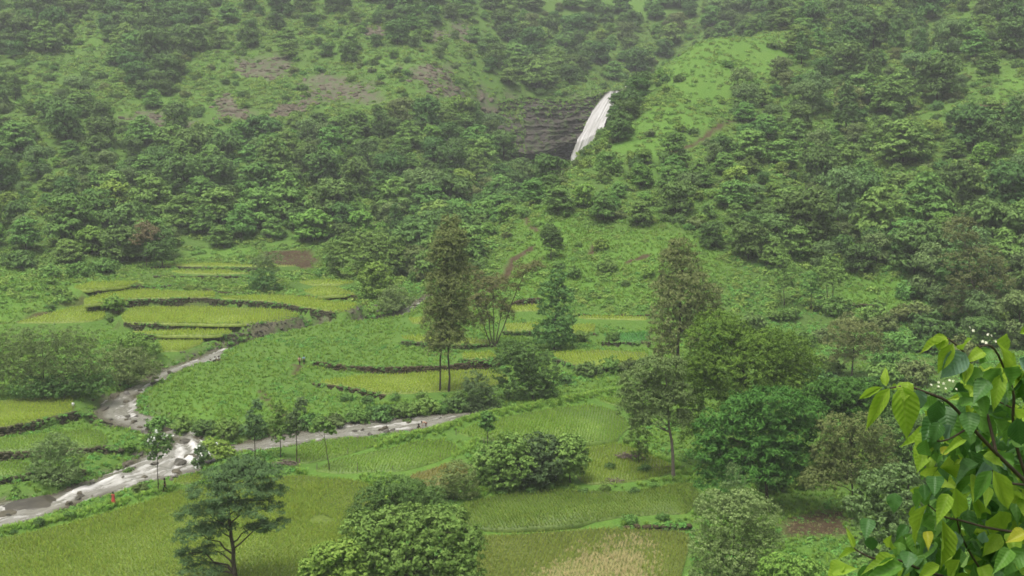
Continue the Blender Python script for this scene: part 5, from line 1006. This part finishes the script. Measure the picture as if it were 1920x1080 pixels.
# ------------------------------------------------------------------ near shrub at the right: every leaf a piece of its own
def big_leaf_mat(name, c1, c2, vein, trans, rough):
    m, n = newmat(name); tc = nd(n, 'ShaderNodeTexCoord'); sx = nd(n, 'ShaderNodeSeparateXYZ'); n.links.new(tc.outputs['Object'], sx.inputs[0]); oi = nd(n, 'ShaderNodeObjectInfo')
    ab = nd(n, 'ShaderNodeMath', operation='ABSOLUTE'); n.links.new(sx.outputs[0], ab.inputs[0])
    rib = nd(n, 'ShaderNodeMapRange'); rib.inputs[1].default_value = .02; rib.inputs[2].default_value = .07; rib.inputs[3].default_value = 1; rib.inputs[4].default_value = 0; n.links.new(ab.outputs[0], rib.inputs[0])
    sv = nd(n, 'ShaderNodeMath', operation='MULTIPLY_ADD'); n.links.new(ab.outputs[0], sv.inputs[0]); sv.inputs[1].default_value = -.22; n.links.new(sx.outputs[1], sv.inputs[2])
    fr = nd(n, 'ShaderNodeMath', operation='MULTIPLY'); n.links.new(sv.outputs[0], fr.inputs[0]); fr.inputs[1].default_value = 56
    sn = nd(n, 'ShaderNodeMath', operation='SINE'); n.links.new(fr.outputs[0], sn.inputs[0]); sk = ramp(n, sn.outputs[0], .82, 1.0)
    mxv = nd(n, 'ShaderNodeMath', operation='MAXIMUM'); n.links.new(rib.outputs[0], mxv.inputs[0]); n.links.new(sk, mxv.inputs[1])
    vm = nd(n, 'ShaderNodeMath', operation='MULTIPLY'); n.links.new(mxv.outputs[0], vm.inputs[0]); vm.inputs[1].default_value = .22
    c = mixc(n, oi.outputs['Random'], c1, c2); c = mixc(n, ramp(n, noise(n, 2.2, 4, tc.outputs['Object']), .3, .8), c, tuple(.78*x for x in c1)); c = mixc(n, vm.outputs[0], c, vein)
    p = pbsdf(n, c, rough, .4, bump(n, sn.outputs[0],   .15, .008)); t = nd(n, 'ShaderNodeBsdfTranslucent'); n.links.new(c, t.inputs[0])
    mx = nd(n, 'ShaderNodeMixShader'); mx.inputs[0].default_value = trans; n.links.new(p, mx.inputs[1]); n.links.new(t.outputs[0], mx.inputs[2]); outp(n, mx.outputs[0]); return m
BL = {'y': big_leaf_mat('young_leaf', (.26, .43, .035), (.36, .50, .05), (.36, .48, .11), .45, .6), 'm': big_leaf_mat('green_leaf', (.11, .26, .040), (.165, .33, .052), (.18, .32, .09), .38, .55),
      'd': big_leaf_mat('dark_leaf', (.055, .15, .034), (.098, .22, .048), (.11, .20, .065), .3, .5), 's': big_leaf_mat('silvery_leaf', (.15, .27, .17), (.20, .32, .22), (.28, .38, .27), .25, .45), 'g': big_leaf_mat('yellow_leaf', (.42, .45, .03), (.5, .5, .05), (.5, .5, .14), .45, .5)}
def leaf_shape(bend, fold, tw, seed):
    q = np.random.default_rng(seed); nt_, ns_ = 11, 7; V = np.zeros((nt_, ns_, 3))
    for i, t in enumerate(np.linspace(0, 1, nt_)):
        wv = (math.sin(math.pi*min(1, t*1.02)**.62))**.8*(1-.55*t**2.2) if 0 < t < 1 else 0.0; wv = max(wv, .012)
        if t > .8: wv *= 1-.55*(t-.8)/.2
        for j, s_ in enumerate(np.linspace(-1, 1, ns_)):
            x = s_*wv; z = fold*abs(s_)*wv*(1-.3*t)-bend*t*t+.06*math.sin(t*15+s_*2+seed)*abs(s_)**1.5*wv+tw*x*(t-.4)
            V[i, j] = (x, t+.04*abs(s_)*wv, z)
    V += q.normal(0, .004, V.shape)*np.array([1, .3, 1]); k = np.arange(nt_*ns_).reshape(nt_, ns_)
    return V.reshape(-1, 3), np.stack([k[:-1, :-1], k[:-1, 1:], k[1:, 1:], k[1:, :-1]], -1).reshape(-1, 4)
LSH = [leaf_shape(b, f, t, i) for i, (b, f, t) in enumerate(((.18, .35, .15), (.35, .25, -.2), (.05, .5, .1), (.55, .3, .25), (.25, .15, -.3)))]
LME = {(k, i): mesh_from('leaf', V, Fc, [BL[k]], True) for k in BL for i, (V, Fc) in enumerate(LSH)}
root_xy = (1.72, 3.5); shrub = empty('near_shrub', (root_xy[0], root_xy[1], float(Hg(*root_xy))-.05))
tag(shrub, 'leafy near shrub with big pointed leaves and white flowers, right edge', 'shrub')
SO = np.array(shrub.location)
def add_leaf(bu, bv, tu, tv, hw, key, Y=3.2, dY=None, tilt=None, q=rng):
    dY = q.uniform(-.05, .05) if dY is None else dY
    a = at(bu, bv, Y); b = at(tu, tv, Y+dY); d = b-a; L = np.linalg.norm(d); y = d/L; view = nrm(a-np.array([0, 0, CAMZ]))
    nn = -view+np.array([0, 0, .55])+q.normal(0, .22, 3); z = nrm(nn-(nn@y)*y); x = np.cross(y, z); wd = hw*Y/F
    o = mobj('leaf', LME[(key, int(q.integers(5)))], shrub)
    m = Matrix(((x[0]*wd, y[0]*L, z[0]*L*.8, 0), (x[1]*wd, y[1]*L, z[1]*L*.8, 0), (x[2]*wd, y[2]*L, z[2]*L*.8, 0), (0, 0, 0, 1)))
    o.matrix_local = Matrix.Translation(Vector(a-SO)) @ m
    return a
HERO = [(1780,636,1722,650,11,'y'),(1768,630,1760,656,15,'y'),(1787,644,1757,700,14,'y'),(1806,656,1813,630,13,'y'),(1811,662,1766,706,23,'s'),(1866,640,1909,684,24,'y'),(1877,690,1842,725,19,'m'),(1880,690,1916,735,20,'m'),(1876,702,1864,768,14,'y'),(1818,680,1808,720,10,'y'),(1910,672,1945,705,18,'s'),
 (1662,724,1658,690,9,'y'),(1655,726,1609,748,8,'y'),(1668,728,1622,801,14,'y'),(1690,724,1706,822,26,'y'),(1703,716,1694,750,17,'y'),(1720,730,1724,771,16,'s'),(1672,732,1685,722,7,'y'),
 (1760,750,1747,799,17,'d'),(1783,736,1815,734,11,'d'),(1852,713,1828,748,17,'d'),(1838,768,1902,780,13,'d'),(1816,772,1820,814,19,'d'),(1858,776,1890,824,22,'m'),(1907,783,1916,842,22,'d'),(1764,793,1746,829,15,'d'),(1784,797,1772,822,15,'s'),(1806,824,1776,842,9,'y'),(1800,760,1826,745,11,'m'),(1840,742,1850,775,12,'m'),(1800,700,1826,720,13,'m'),(1838,690,1822,712,12,'m'),(1845,660,1815,672,13,'y'),(1858,655,1838,680,14,'m'),
 (1859,882,1828,939,14,'m'),(1862,882,1900,962,19,'y'),(1738,823,1731,868,15,'m'),(1764,850,1782,838,9,'g'),(1791,914,1802,986,16,'y'),(1739,946,1702,1027,11,'y'),(1766,974,1765,1063,15,'y'),(1778,926,1759,976,15,'y'),(1738,996,1742,1024,10,'g'),(1791,996,1794,1030,16,'s'),(1846,996,1842,1018,11,'s'),(1926,1000,1888,1014,15,'g'),(1894,1030,1864,1072,15,'m'),(1922,1030,1884,1076,20,'m'),
 (1601,1028,1588,990,6,'y'),(1606,1032,1571,1045,8,'y'),(1584,1056,1548,1084,16,'y'),(1677,1045,1618,1066,12,'y'),(1672,1003,1666,1040,9,'y'),(1692,1058,1622,1086,17,'m'),(1762,1060,1722,1082,13,'y'),(1678,924,1676,960,15,'d'),(1754,893,1752,928,17,'d'),(1733,908,1734,938,11,'d'),(1628,972,1624,1006,15,'d'),(1634,1006,1634,1034,13,'d'),(1704,1034,1703,1062,17,'d'),(1560,1075,1600,1062,14,'y'),(1640,1070,1600,1090,16,'m'),(1912,625,1945,618,10,'y'),(1900,1050,1940,1080,18,'y'),(1800,1050,1770,1090,14,'y')]
for h in HERO: add_leaf(h[0], h[1], h[2]+.1*(h[2]-h[0]), h[3]+.1*(h[3]-h[1]), h[4]*1.05, h[5])
r5 = np.random.default_rng(77)
ZONE = [(1752,760),(1800,715),(1850,690),(1935,690),(1960,1100),(1690,1100),(1668,1040),(1715,960),(1740,900),(1735,830)]
cnt = 0
while cnt < 560:
    u, v = r5.uniform(1650, 1960), r5.uniform(680, 1100)
    if not inpoly(ZONE, np.array([u]), np.array([v]))[0]: continue
    L = r5.uniform(36, 74); a = r5.normal(1.75, .75); kk = str(r5.choice(['d', 'm', 's', 'y'], p=[.36, .37, .02, .25])); Yd = r5.uniform(3.3, 4.3)
    add_leaf(u, v, u+L*math.cos(a)*(-1 if r5.random() < .5 else 1)*.8, v+L*math.sin(a)*.8, L*r5.uniform(.22, .31), kk, Yd, r5.uniform(-.1, .1), q=r5); cnt += 1
M['stem'] = simple('shrub_stem', (.045, .035, .025), (.085, .065, .045), 30, .8, .2)
STEMS = [([(2010,990,3.4),(1930,910,3.35),(1868,850,3.3),(1820,800,3.28),(1780,752,3.25),(1742,738,3.22),(1700,722,3.2),(1668,728,3.2)], 5.0, 1.6), ([(1930,910,3.35),(1905,840,3.35),(1898,780,3.3),(1903,740,3.28),(1885,695,3.25),(1862,645,3.22),(1835,650,3.2)], 4.0, 1.5), ([(1868,850,3.3),(1850,770,3.35),(1830,710,3.3),(1812,664,3.22),(1790,644,3.2),(1776,634,3.2)], 3.5, 1.3), ([(2010,990,3.4),(1920,1000,3.35),(1850,990,3.3),(1800,975,3.25),(1768,970,3.2),(1740,946,3.2)], 3.5, 1.2), ([(1860,1100,3.5),(1820,1040,3.4),(1795,990,3.3),(1790,920,3.22)], 3.0, 1.2), ([(1930,910,3.35),(1880,905,3.3),(1861,882,3.2)], 3.0, 1.4), ([(1860,1100,3.5),(1740,1075,3.3),(1680,1046,3.22),(1640,1050,3.2),(1606,1032,3.2),(1601,1026,3.2)], 3.5, 1.0), ([(1820,800,3.28),(1770,830,3.25),(1742,822,3.2)], 2.5, 1.1), ([(1960,800,3.6),(1890,760,3.6),(1830,735,3.6)], 2.5, 1.1)]
for P, a, b in STEMS:
    W = smooth_poly(np.array([at(*p) for p in P])-SO, 2, False); tv, tf = tubes([(W, np.linspace(a, b, len(W))*3.3/F)], 7); mobj('stem', mesh_from('stem', tv, tf, [M['stem']], True), shrub)
j1 = at(2010, 990, 3.4)-SO; j2 = at(1860, 1100, 3.5)-SO
for j, rr in ((j1, .012), (j2, .010)):
    W = smooth_poly(np.array([(0, 0, 0), (j[0]*.1+.05, j[1]*.3, j[2]*.5), j*np.array([.8, .9, .9]), j]), 2, False); tv, tf = tubes([(W, np.linspace(rr*1.3, rr*.65, len(W)))], 8); mobj('stem', mesh_from('stem', tv, tf, [M['stem']], True), shrub)
wm, n = newmat('petal'); p = pbsdf(n, (.70, .70, .52), .5, .3); outp(n, p); ym, n = newmat('flower_tube'); outp(n, pbsdf(n, (.62, .60, .22), .5, .3))
def flower(u, v, sz, Y=3.18, nf=7, key='w'):
    V = []; Fc = []; mi = []
    for k in range(nf):
        c = at(u+r5.normal(0, sz*.45), v+r5.normal(0, sz*.28), Y+r5.uniform(-.03, .02))-SO; ax = nrm(np.array([r5.normal(0, .5), -.8, .7+r5.normal(0, .3)])); t1 = nrm(np.cross(ax, [0.3, .2, 1])); t2 = np.cross(ax, t1); R = sz*.11*Y/F
        for m_ in range(5):
            a = m_*1.2566; d = t1*math.cos(a)+t2*math.sin(a); e = t1*math.cos(a+1.57)+t2*math.sin(a+1.57); i = len(V)
            V += [c, c+d*R*.55+e*R*.28+ax*R*.1, c+d*R*1.1+ax*R*.05, c+d*R*.55-e*R*.28+ax*R*.1]; Fc.append((i, i+1, i+2, i+3)); mi.append(0)
        b = c-ax*R*1.8; i = len(V); V += [b+t1*R*.1, b-t1*R*.1, c-t1*R*.14, c+t1*R*.14]; Fc.append((i, i+1, i+2, i+3)); mi.append(1)
    mobj('flower', mesh_from('flower', np.array(V), np.array(Fc), [wm, ym], mi=mi), shrub)
flower(1850, 634, 30); flower(1765, 722, 26, nf=8); flower(1614, 1037, 8, nf=3); 
# ------------------------------------------------------------------ people
def flat(name, c, rough=.85):
    m, n = newmat(name); tc = nd(n, 'ShaderNodeTexCoord'); cc = mixc(n, ramp(n, noise(n, 6, 3, tc.outputs['Object']), .3, .7), tuple(.8*x for x in c), c); outp(n, pbsdf(n, cc, rough, .2)); return m
PM = {'skin': flat('skin', (.22, .115, .07)), 'fairskin': flat('bare_back_skin', (.42, .26, .18)), 'hair': flat('hair', (.012, .01, .009)), 'black': flat('black_cloth', (.018, .018, .02)), 'red': flat('red_cloth', (.50, .07, .06)), 'blue': flat('blue_cloth', (.30, .52, .66)), 'pink': flat('pinkish_cloth', (.55, .36, .29)), 'green': flat('dark_green_cloth', (.03, .07, .05)), 'maroon': flat('maroon_cloth', (.11, .04, .035)), 'white': flat('white_cloth', (.72, .72, .68)), 'grey': flat('grey_cloth', (.33, .28, .26))}
def skin_obj(name, J, E, R, mat, parent, lv=1, rootv=0):
    me = bpy.data.meshes.new(name); me.from_pydata([tuple(j) for j in J], E, []); me.update(); o = mobj(name, me, parent); md = o.modifiers.new('skin', 'SKIN')
    sv = me.skin_vertices[0].data
    for i, r_ in enumerate(R): sv[i].radius = (r_, r_) if not isinstance(r_, tuple) else r_; sv[i].use_root = (i == rootv)
    md.use_smooth_shade = True; s2 = o.modifiers.new('subdivision', 'SUBSURF'); s2.levels = lv; s2.render_levels = lv; me.materials.append(mat); return o
def lerp(a, b, t): return tuple(a[i]+(b[i]-a[i])*t for i in range(3))
def person(label, u, v, head, pose, top, bottom, h=1.65, skirt=False, bare=False, dz=0.0, group=None):
    p = gp(u, v, 0, Hg); z = float(Hg(p[0], p[1]))+dz; o = empty('person', (p[0], p[1], z), head); o.scale = (h/1.65,)*3; tag(o, label, 'person', group)
    # joints: forward is -y
    if pose == 'stand': pel, ch, nk, hd = (0, 0, .90), (0, .01, 1.2), (0, 0, 1.38), (0, -.02, 1.53); kn = [(.09, -.02, .47), (-.09, -.02, .47)]; an = [(.09, .02, .06), (-.09, .02, .06)]; el = [(.24, .03, 1.10), (-.24, .03, 1.10)]; wr = [(.25, -.06, .86), (-.25, -.06, .86)]
    elif pose == 'walk': pel, ch, nk, hd = (0, 0, .90), (0, -.02, 1.2), (0, -.04, 1.38), (0, -.07, 1.53); kn = [(.09, -.17, .49), (-.09, .06, .47)]; an = [(.09, -.20, .07), (-.09, .33, .10)]; el = [(.23, .12, 1.11), (-.23, -.08, 1.11)]; wr = [(.24, .10, .86), (-.23, -.26, .93)]
    elif pose == 'bend': pel, ch, nk, hd = (0, 0, .84), (0, -.30, .98), (0, -.48, .96), (0, -.62, .90); kn = [(.10, -.05, .44), (-.10, -.05, .44)]; an = [(.11, .04, .06), (-.11, .04, .06)]; el = [(.22, -.50, .68), (-.22, -.50, .68)]; wr = [(.16, -.58, .42), (-.16, -.58, .42)]
    else: pel, ch, nk, hd = (0, .12, .28), (0, -.02, .56), (0, -.10, .72), (0, -.15, .86); kn = [(.16, -.30, .46), (-.16, -.30, .46)]; an = [(.12, -.08, .06), (-.12, -.08, .06)]; el = [(.26, -.22, .48), (-.26, -.22, .48)]; wr = [(.12, -.42, .38), (-.12, -.42, .38)]
    J = [pel, ch, nk, hd, (hd[0], hd[1]-.005, hd[2]+.10)]; R = [.12, .14, .055, .085, .06]; E = [(0, 1), (1, 2), (2, 3), (3, 4)]
    for s_, sd_ in ((0, 1), (1, -1)):
        sh = (ch[0]+.17*sd_, ch[1]+(nk[1]-ch[1])*.6, ch[2]+(nk[2]-ch[2])*.7); b = len(J)
        hp = (pel[0]+.09*sd_, pel[1], pel[2]-.05)
        J += [sh, el[s_], wr[s_]]; R += [.055, .042, .03]; E += [(1, b), (b, b+1), (b+1, b+2)]
        hd_ = lerp(wr[s_], tuple(np.array(wr[s_])+nrm(np.array(wr[s_])-np.array(el[s_]))*.09), 1); J.append(hd_); R.append((.036, .018)); E.append((b+2, b+3))
        dr = nrm(np.array(wr[s_])-np.array(el[s_])); sw = nrm(np.cross(dr, [1, .2, 0]))
        for f, (o_, l_) in enumerate(((-.026, .072), (-.009, .082), (.009, .076), (.026, .06))):
            a = np.array(hd_)+sw*o_; J += [tuple(a+dr*l_*.5), tuple(a+dr*l_*.9+np.array([-.015*sd_, 0, 0]))]; k = len(J); R += [.009, .008]; E += [(b+3, k-2), (k-2, k-1)]
        J.append(tuple(np.array(wr[s_])+dr*.05+sw*.055)); R.append(.01); E.append((b+2, len(J)-1))
        b2 = len(J); ank = an[s_]; J += [hp, kn[s_], ank, (ank[0], ank[1]-.15, ank[2]-.025)]; R += [.085, .058, .042, (.04, .03)]; E += [(0, b2), (b2, b2+1), (b2+1, b2+2), (b2+2, b2+3)]
    bd = skin_obj('body', J, E, R, PM['fairskin' if bare else 'skin'], o, 1)
    if not bare:
        tj = [pel, ch, lerp(ch, nk, .75)]; tr_ = [.145, .165, .09]; te = [(0, 1), (1, 2)]
        for s_, sd_ in ((0, 1), (1, -1)):
            sh = (ch[0]+.17*sd_, ch[1]+(nk[1]-ch[1])*.6, ch[2]+(nk[2]-ch[2])*.7); b = len(tj); tj += [sh, lerp(sh, el[s_], .8)]; tr_ += [.075, .062]; te += [(1, b), (b, b+1)]
        skin_obj('shirt', tj, te, tr_, PM[top], o)
    if skirt:
        prof = [(1.12, .15), (.95, .17), (.7, .22), (.4, .27), (.12, .30)]; V = []; nS = 16
        for zz_, rr in prof:
            for k in range(nS): a = k/nS*6.283; w_ = rr*(1+.07*math.sin(a*5)); V.append((w_*math.cos(a), w_*.85*math.sin(a), zz_))
        k = np.arange(len(prof)*nS).reshape(len(prof), nS); kk = np.roll(k, -1, 1); mobj('skirt', mesh_from('skirt', np.array(V), np.stack([k[:-1], kk[:-1], kk[1:], k[1:]], -1).reshape(-1, 4), [PM[bottom]], True), o)
    else:
        tj = [(pel[0], pel[1], pel[2]+.06)]; tr_ = [.15]; te = []
        for s_, sd_ in ((0, 1), (1, -1)):
            hp = (pel[0]+.09*sd_, pel[1], pel[2]-.05); b = len(tj); tj += [hp, kn[s_], lerp(kn[s_], an[s_], .7 if bottom != 'green' else .15)]; tr_ += [.10, .075, .065]; te += [(0, b), (b, b+1), (b+1, b+2)]
        skin_obj('trousers', tj, te, tr_, PM[bottom], o)
    skin_obj('hair', [(hd[0], hd[1]+.03, hd[2]+.05), (hd[0], hd[1]+.02, hd[2]+.10), (hd[0], hd[1]+.06, hd[2]-.02)], [(0, 1), (0, 2)], [.098, .075, .07], PM['hair'], bd)
    # face: nose, eyes, ears
    fx = bmesh.new()
    for q, rr in (((hd[0], hd[1]-.10, hd[2]+.0), .016), ((hd[0]+.032, hd[1]-.083, hd[2]+.03), .012), ((hd[0]-.032, hd[1]-.083, hd[2]+.03), .012), ((hd[0]+.085, hd[1], hd[2]+.01), .02), ((hd[0]-.085, hd[1], hd[2]+.01), .02)):
        bmesh.ops.create_icosphere(fx, subdivisions=1, radius=rr, matrix=Matrix.Translation(q))
    me = bpy.data.meshes.new('face'); fx.to_mesh(me); fx.free(); me.materials.append(PM['skin']); mobj('face', me, bd)
    return o
PI = math.pi
person('person in a long red dress on the near bank, lower left', 213, 946, PI*.9, 'stand', 'red', 'red', h=1.5, skirt=True)
person('person in black walking on the grass bund beside the blossoming sapling', 310, 922, -PI*.45, 'walk', 'black', 'black')
person('person in a pinkish shirt and black trousers on the meadow path', 562, 686, PI*.95, 'walk', 'pink', 'black', h=1.6, group='pair walking on the meadow path')
person('person in a light blue shirt on the meadow path', 570, 684, PI*1.05, 'stand', 'blue', 'green', h=1.6, group='pair walking on the meadow path')
person('bare-backed person bending over at the brown stream', 799, 804, -PI*.5, 'bend', 'pink', 'maroon', bare=True, h=1.75)
person('dark figure crouching beside the bending person at the stream', 784, 808, PI*.3, 'crouch', 'black', 'maroon', h=1.75)
person('left figure in white crouching at the water, upper river bend', 402, 679, PI*.5, 'crouch', 'white', 'black', group='crouching pair at the river bend')
person('right figure in white crouching at the water, upper river bend', 410, 678, PI*.2, 'crouch', 'white', 'black', group='crouching pair at the river bend')
# bundle of washing at the stream
p = gp(791, 807, 0, Hg); me = rock_mesh(333, 2, .6, PM['grey']); o = mobj('laundry_bundle', me); o.location = (p[0], p[1], float(Hg(p[0], p[1]))+.1); o.scale = (.42, .3, .32); tag(o, 'greyish bundle of washing between two people at the stream', 'laundry')
# ------------------------------------------------------------------ stakes and brush
def stake(u, v, hpx, label, cloth=False):
    p = gp(u, v, 0, Hg); k = p[1]/F; o = empty('wooden_stake', (p[0], p[1], float(Hg(p[0], p[1]))-.1)); h = hpx*k+.1
    tv, tf = tubes([(np.array([(0, 0, 0), (.02, 0, h*.5), (.05, .01, h)]), np.array([.06, .05, .04]))], 6); mobj('pole', mesh_from('pole', tv, tf, [M['palebark']], True), o)
    if cloth:
        me = rock_mesh(77, 2, 1.2, PM['white']); c = mobj('cloth', me, o); c.location = (.05, 0, h); c.scale = (.28, .22, .28)
    tag(o, label, 'stake', 'stakes in the paddies')
stake(137, 772, 15, 'stake topped with a pale cloth at the golden paddy corner', True)
stake(594, 882, 14, 'short stake left of the lone sapling'); stake(670, 886, 20, 'thin stake on the bund right of the lone sapling'); stake(652, 852, 12, 'stake on the narrow bund by the stream plot'); stake(736, 884, 12, 'thin stake in the bright paddy, left of the thicket'); stake(825, 862, 14, 'stake at the right end of the bright paddy'); stake(562, 872, 11, 'stake beside the earth heap under the saplings'); stake(855, 815, 12, 'stake on the bund near the stream end'); stake(907, 832, 11, 'stake beside the round-headed sapling')
r6 = np.random.default_rng(31); M['twig'] = simple('dry_twigs', (.12, .095, .075), (.22, .18, .145), 4, .9, .1)
def brush(u, v, w_, h_, n_, label, name='brush_pile'):
    p = gp(u, v, 0, Hg); k = p[1]/F; paths = []
    for _ in range(n_):
        c = np.array([r6.normal(0, w_*k*.45), r6.normal(0, w_*k*.25), abs(r6.normal(0, h_*k*.4))]); d = nrm(np.array([r6.normal(.8, .5), r6.normal(0, .5), r6.normal(-.15, .3)]))*r6.uniform(.5, 1.6)
        paths.append((np.array([c-d*.5, c+r6.normal(0, .08, 3), c+d*.5]), np.array([.05, .04, .012])*r6.uniform(.6, 1.4)))
    tv, tf = tubes(paths, 4); o = mobj(name, mesh_from(name, tv, tf, [M['twig']])); o.location = (p[0], p[1], float(Hg(p[0], p[1]))); tag(o, label, 'brush pile')
brush(1182, 862, 26, 14, 170, 'pile of grey cut branches lying in the right rice plot'); brush(540, 872, 24, 8, 90, 'heap of brown twigs and earth under the saplings'); brush(1155, 905, 16, 6, 50, 'small heap of twigs on the bund right of the thicket'); brush(1240, 880, 22, 5, 40, 'fallen pale branches at the foot of the thin bare trunk')
# blossoms on the sapling by the rapids and its neighbours
bm_, n = newmat('blossom'); outp(n, pbsdf(n, (.78, .80, .74), .6, .2))
for tr_ in [o for o in bpy.data.objects if o.get('label') in ('sapling with pale blossoms beside the rapids', 'small sapling at the right edge of the rapids', 'bright green bush on the bank left of the sapling row')]:
    cr = [c for c in tr_.children if c.name.startswith(('crown', 'foliage'))][0]; vv = np.empty(len(cr.data.vertices)*3, dtype=np.float32); cr.data.vertices.foreach_get('co', vv); vv = vv.reshape(-1, 3); n_ = 26 if 'rapids' in tr_['label'] else 9
    C = vv[r6.integers(0, len(vv), n_)]+np.array([0, -.12, .05]); C = np.repeat(C, 5, 0)+r6.normal(0, .09, (n_*5, 3)); V, Fc = leaf_quads(C, r6.normal(0, .5, C.shape)+np.array([0, -1, .6]), .22, .18, r=r6)
    mobj('blossom', mesh_from('blossom', V, Fc, [bm_]), tr_)
# ------------------------------------------------------------------ haze: still, damp air over the whole valley
hv, n = newmat('haze'); pv = nd(n, 'ShaderNodeVolumePrincipled'); pv.inputs['Color'].default_value = (.93, .96, .97, 1); pv.inputs['Density'].default_value = .0003; pv.inputs['Anisotropy'].default_value = .2
ho = nd(n, 'ShaderNodeOutputMaterial'); n.links.new(pv.outputs[0], ho.inputs['Volume'])
zmin = float(HZ.min())-1.2; zmax = float(HZ.max())+14
hb = np.array([(x, y, z) for x in (-860, 860) for y in (-110, 1230) for z in (zmin, zmax)])
tag(mobj('haze', mesh_from('haze', hb, np.array([(0, 1, 3, 2), (4, 6, 7, 5), (0, 4, 5, 1), (2, 3, 7, 6), (0, 2, 6, 4), (1, 5, 7, 3)]), [hv])), 'thin rain mist filling the valley', 'haze', kind='stuff')
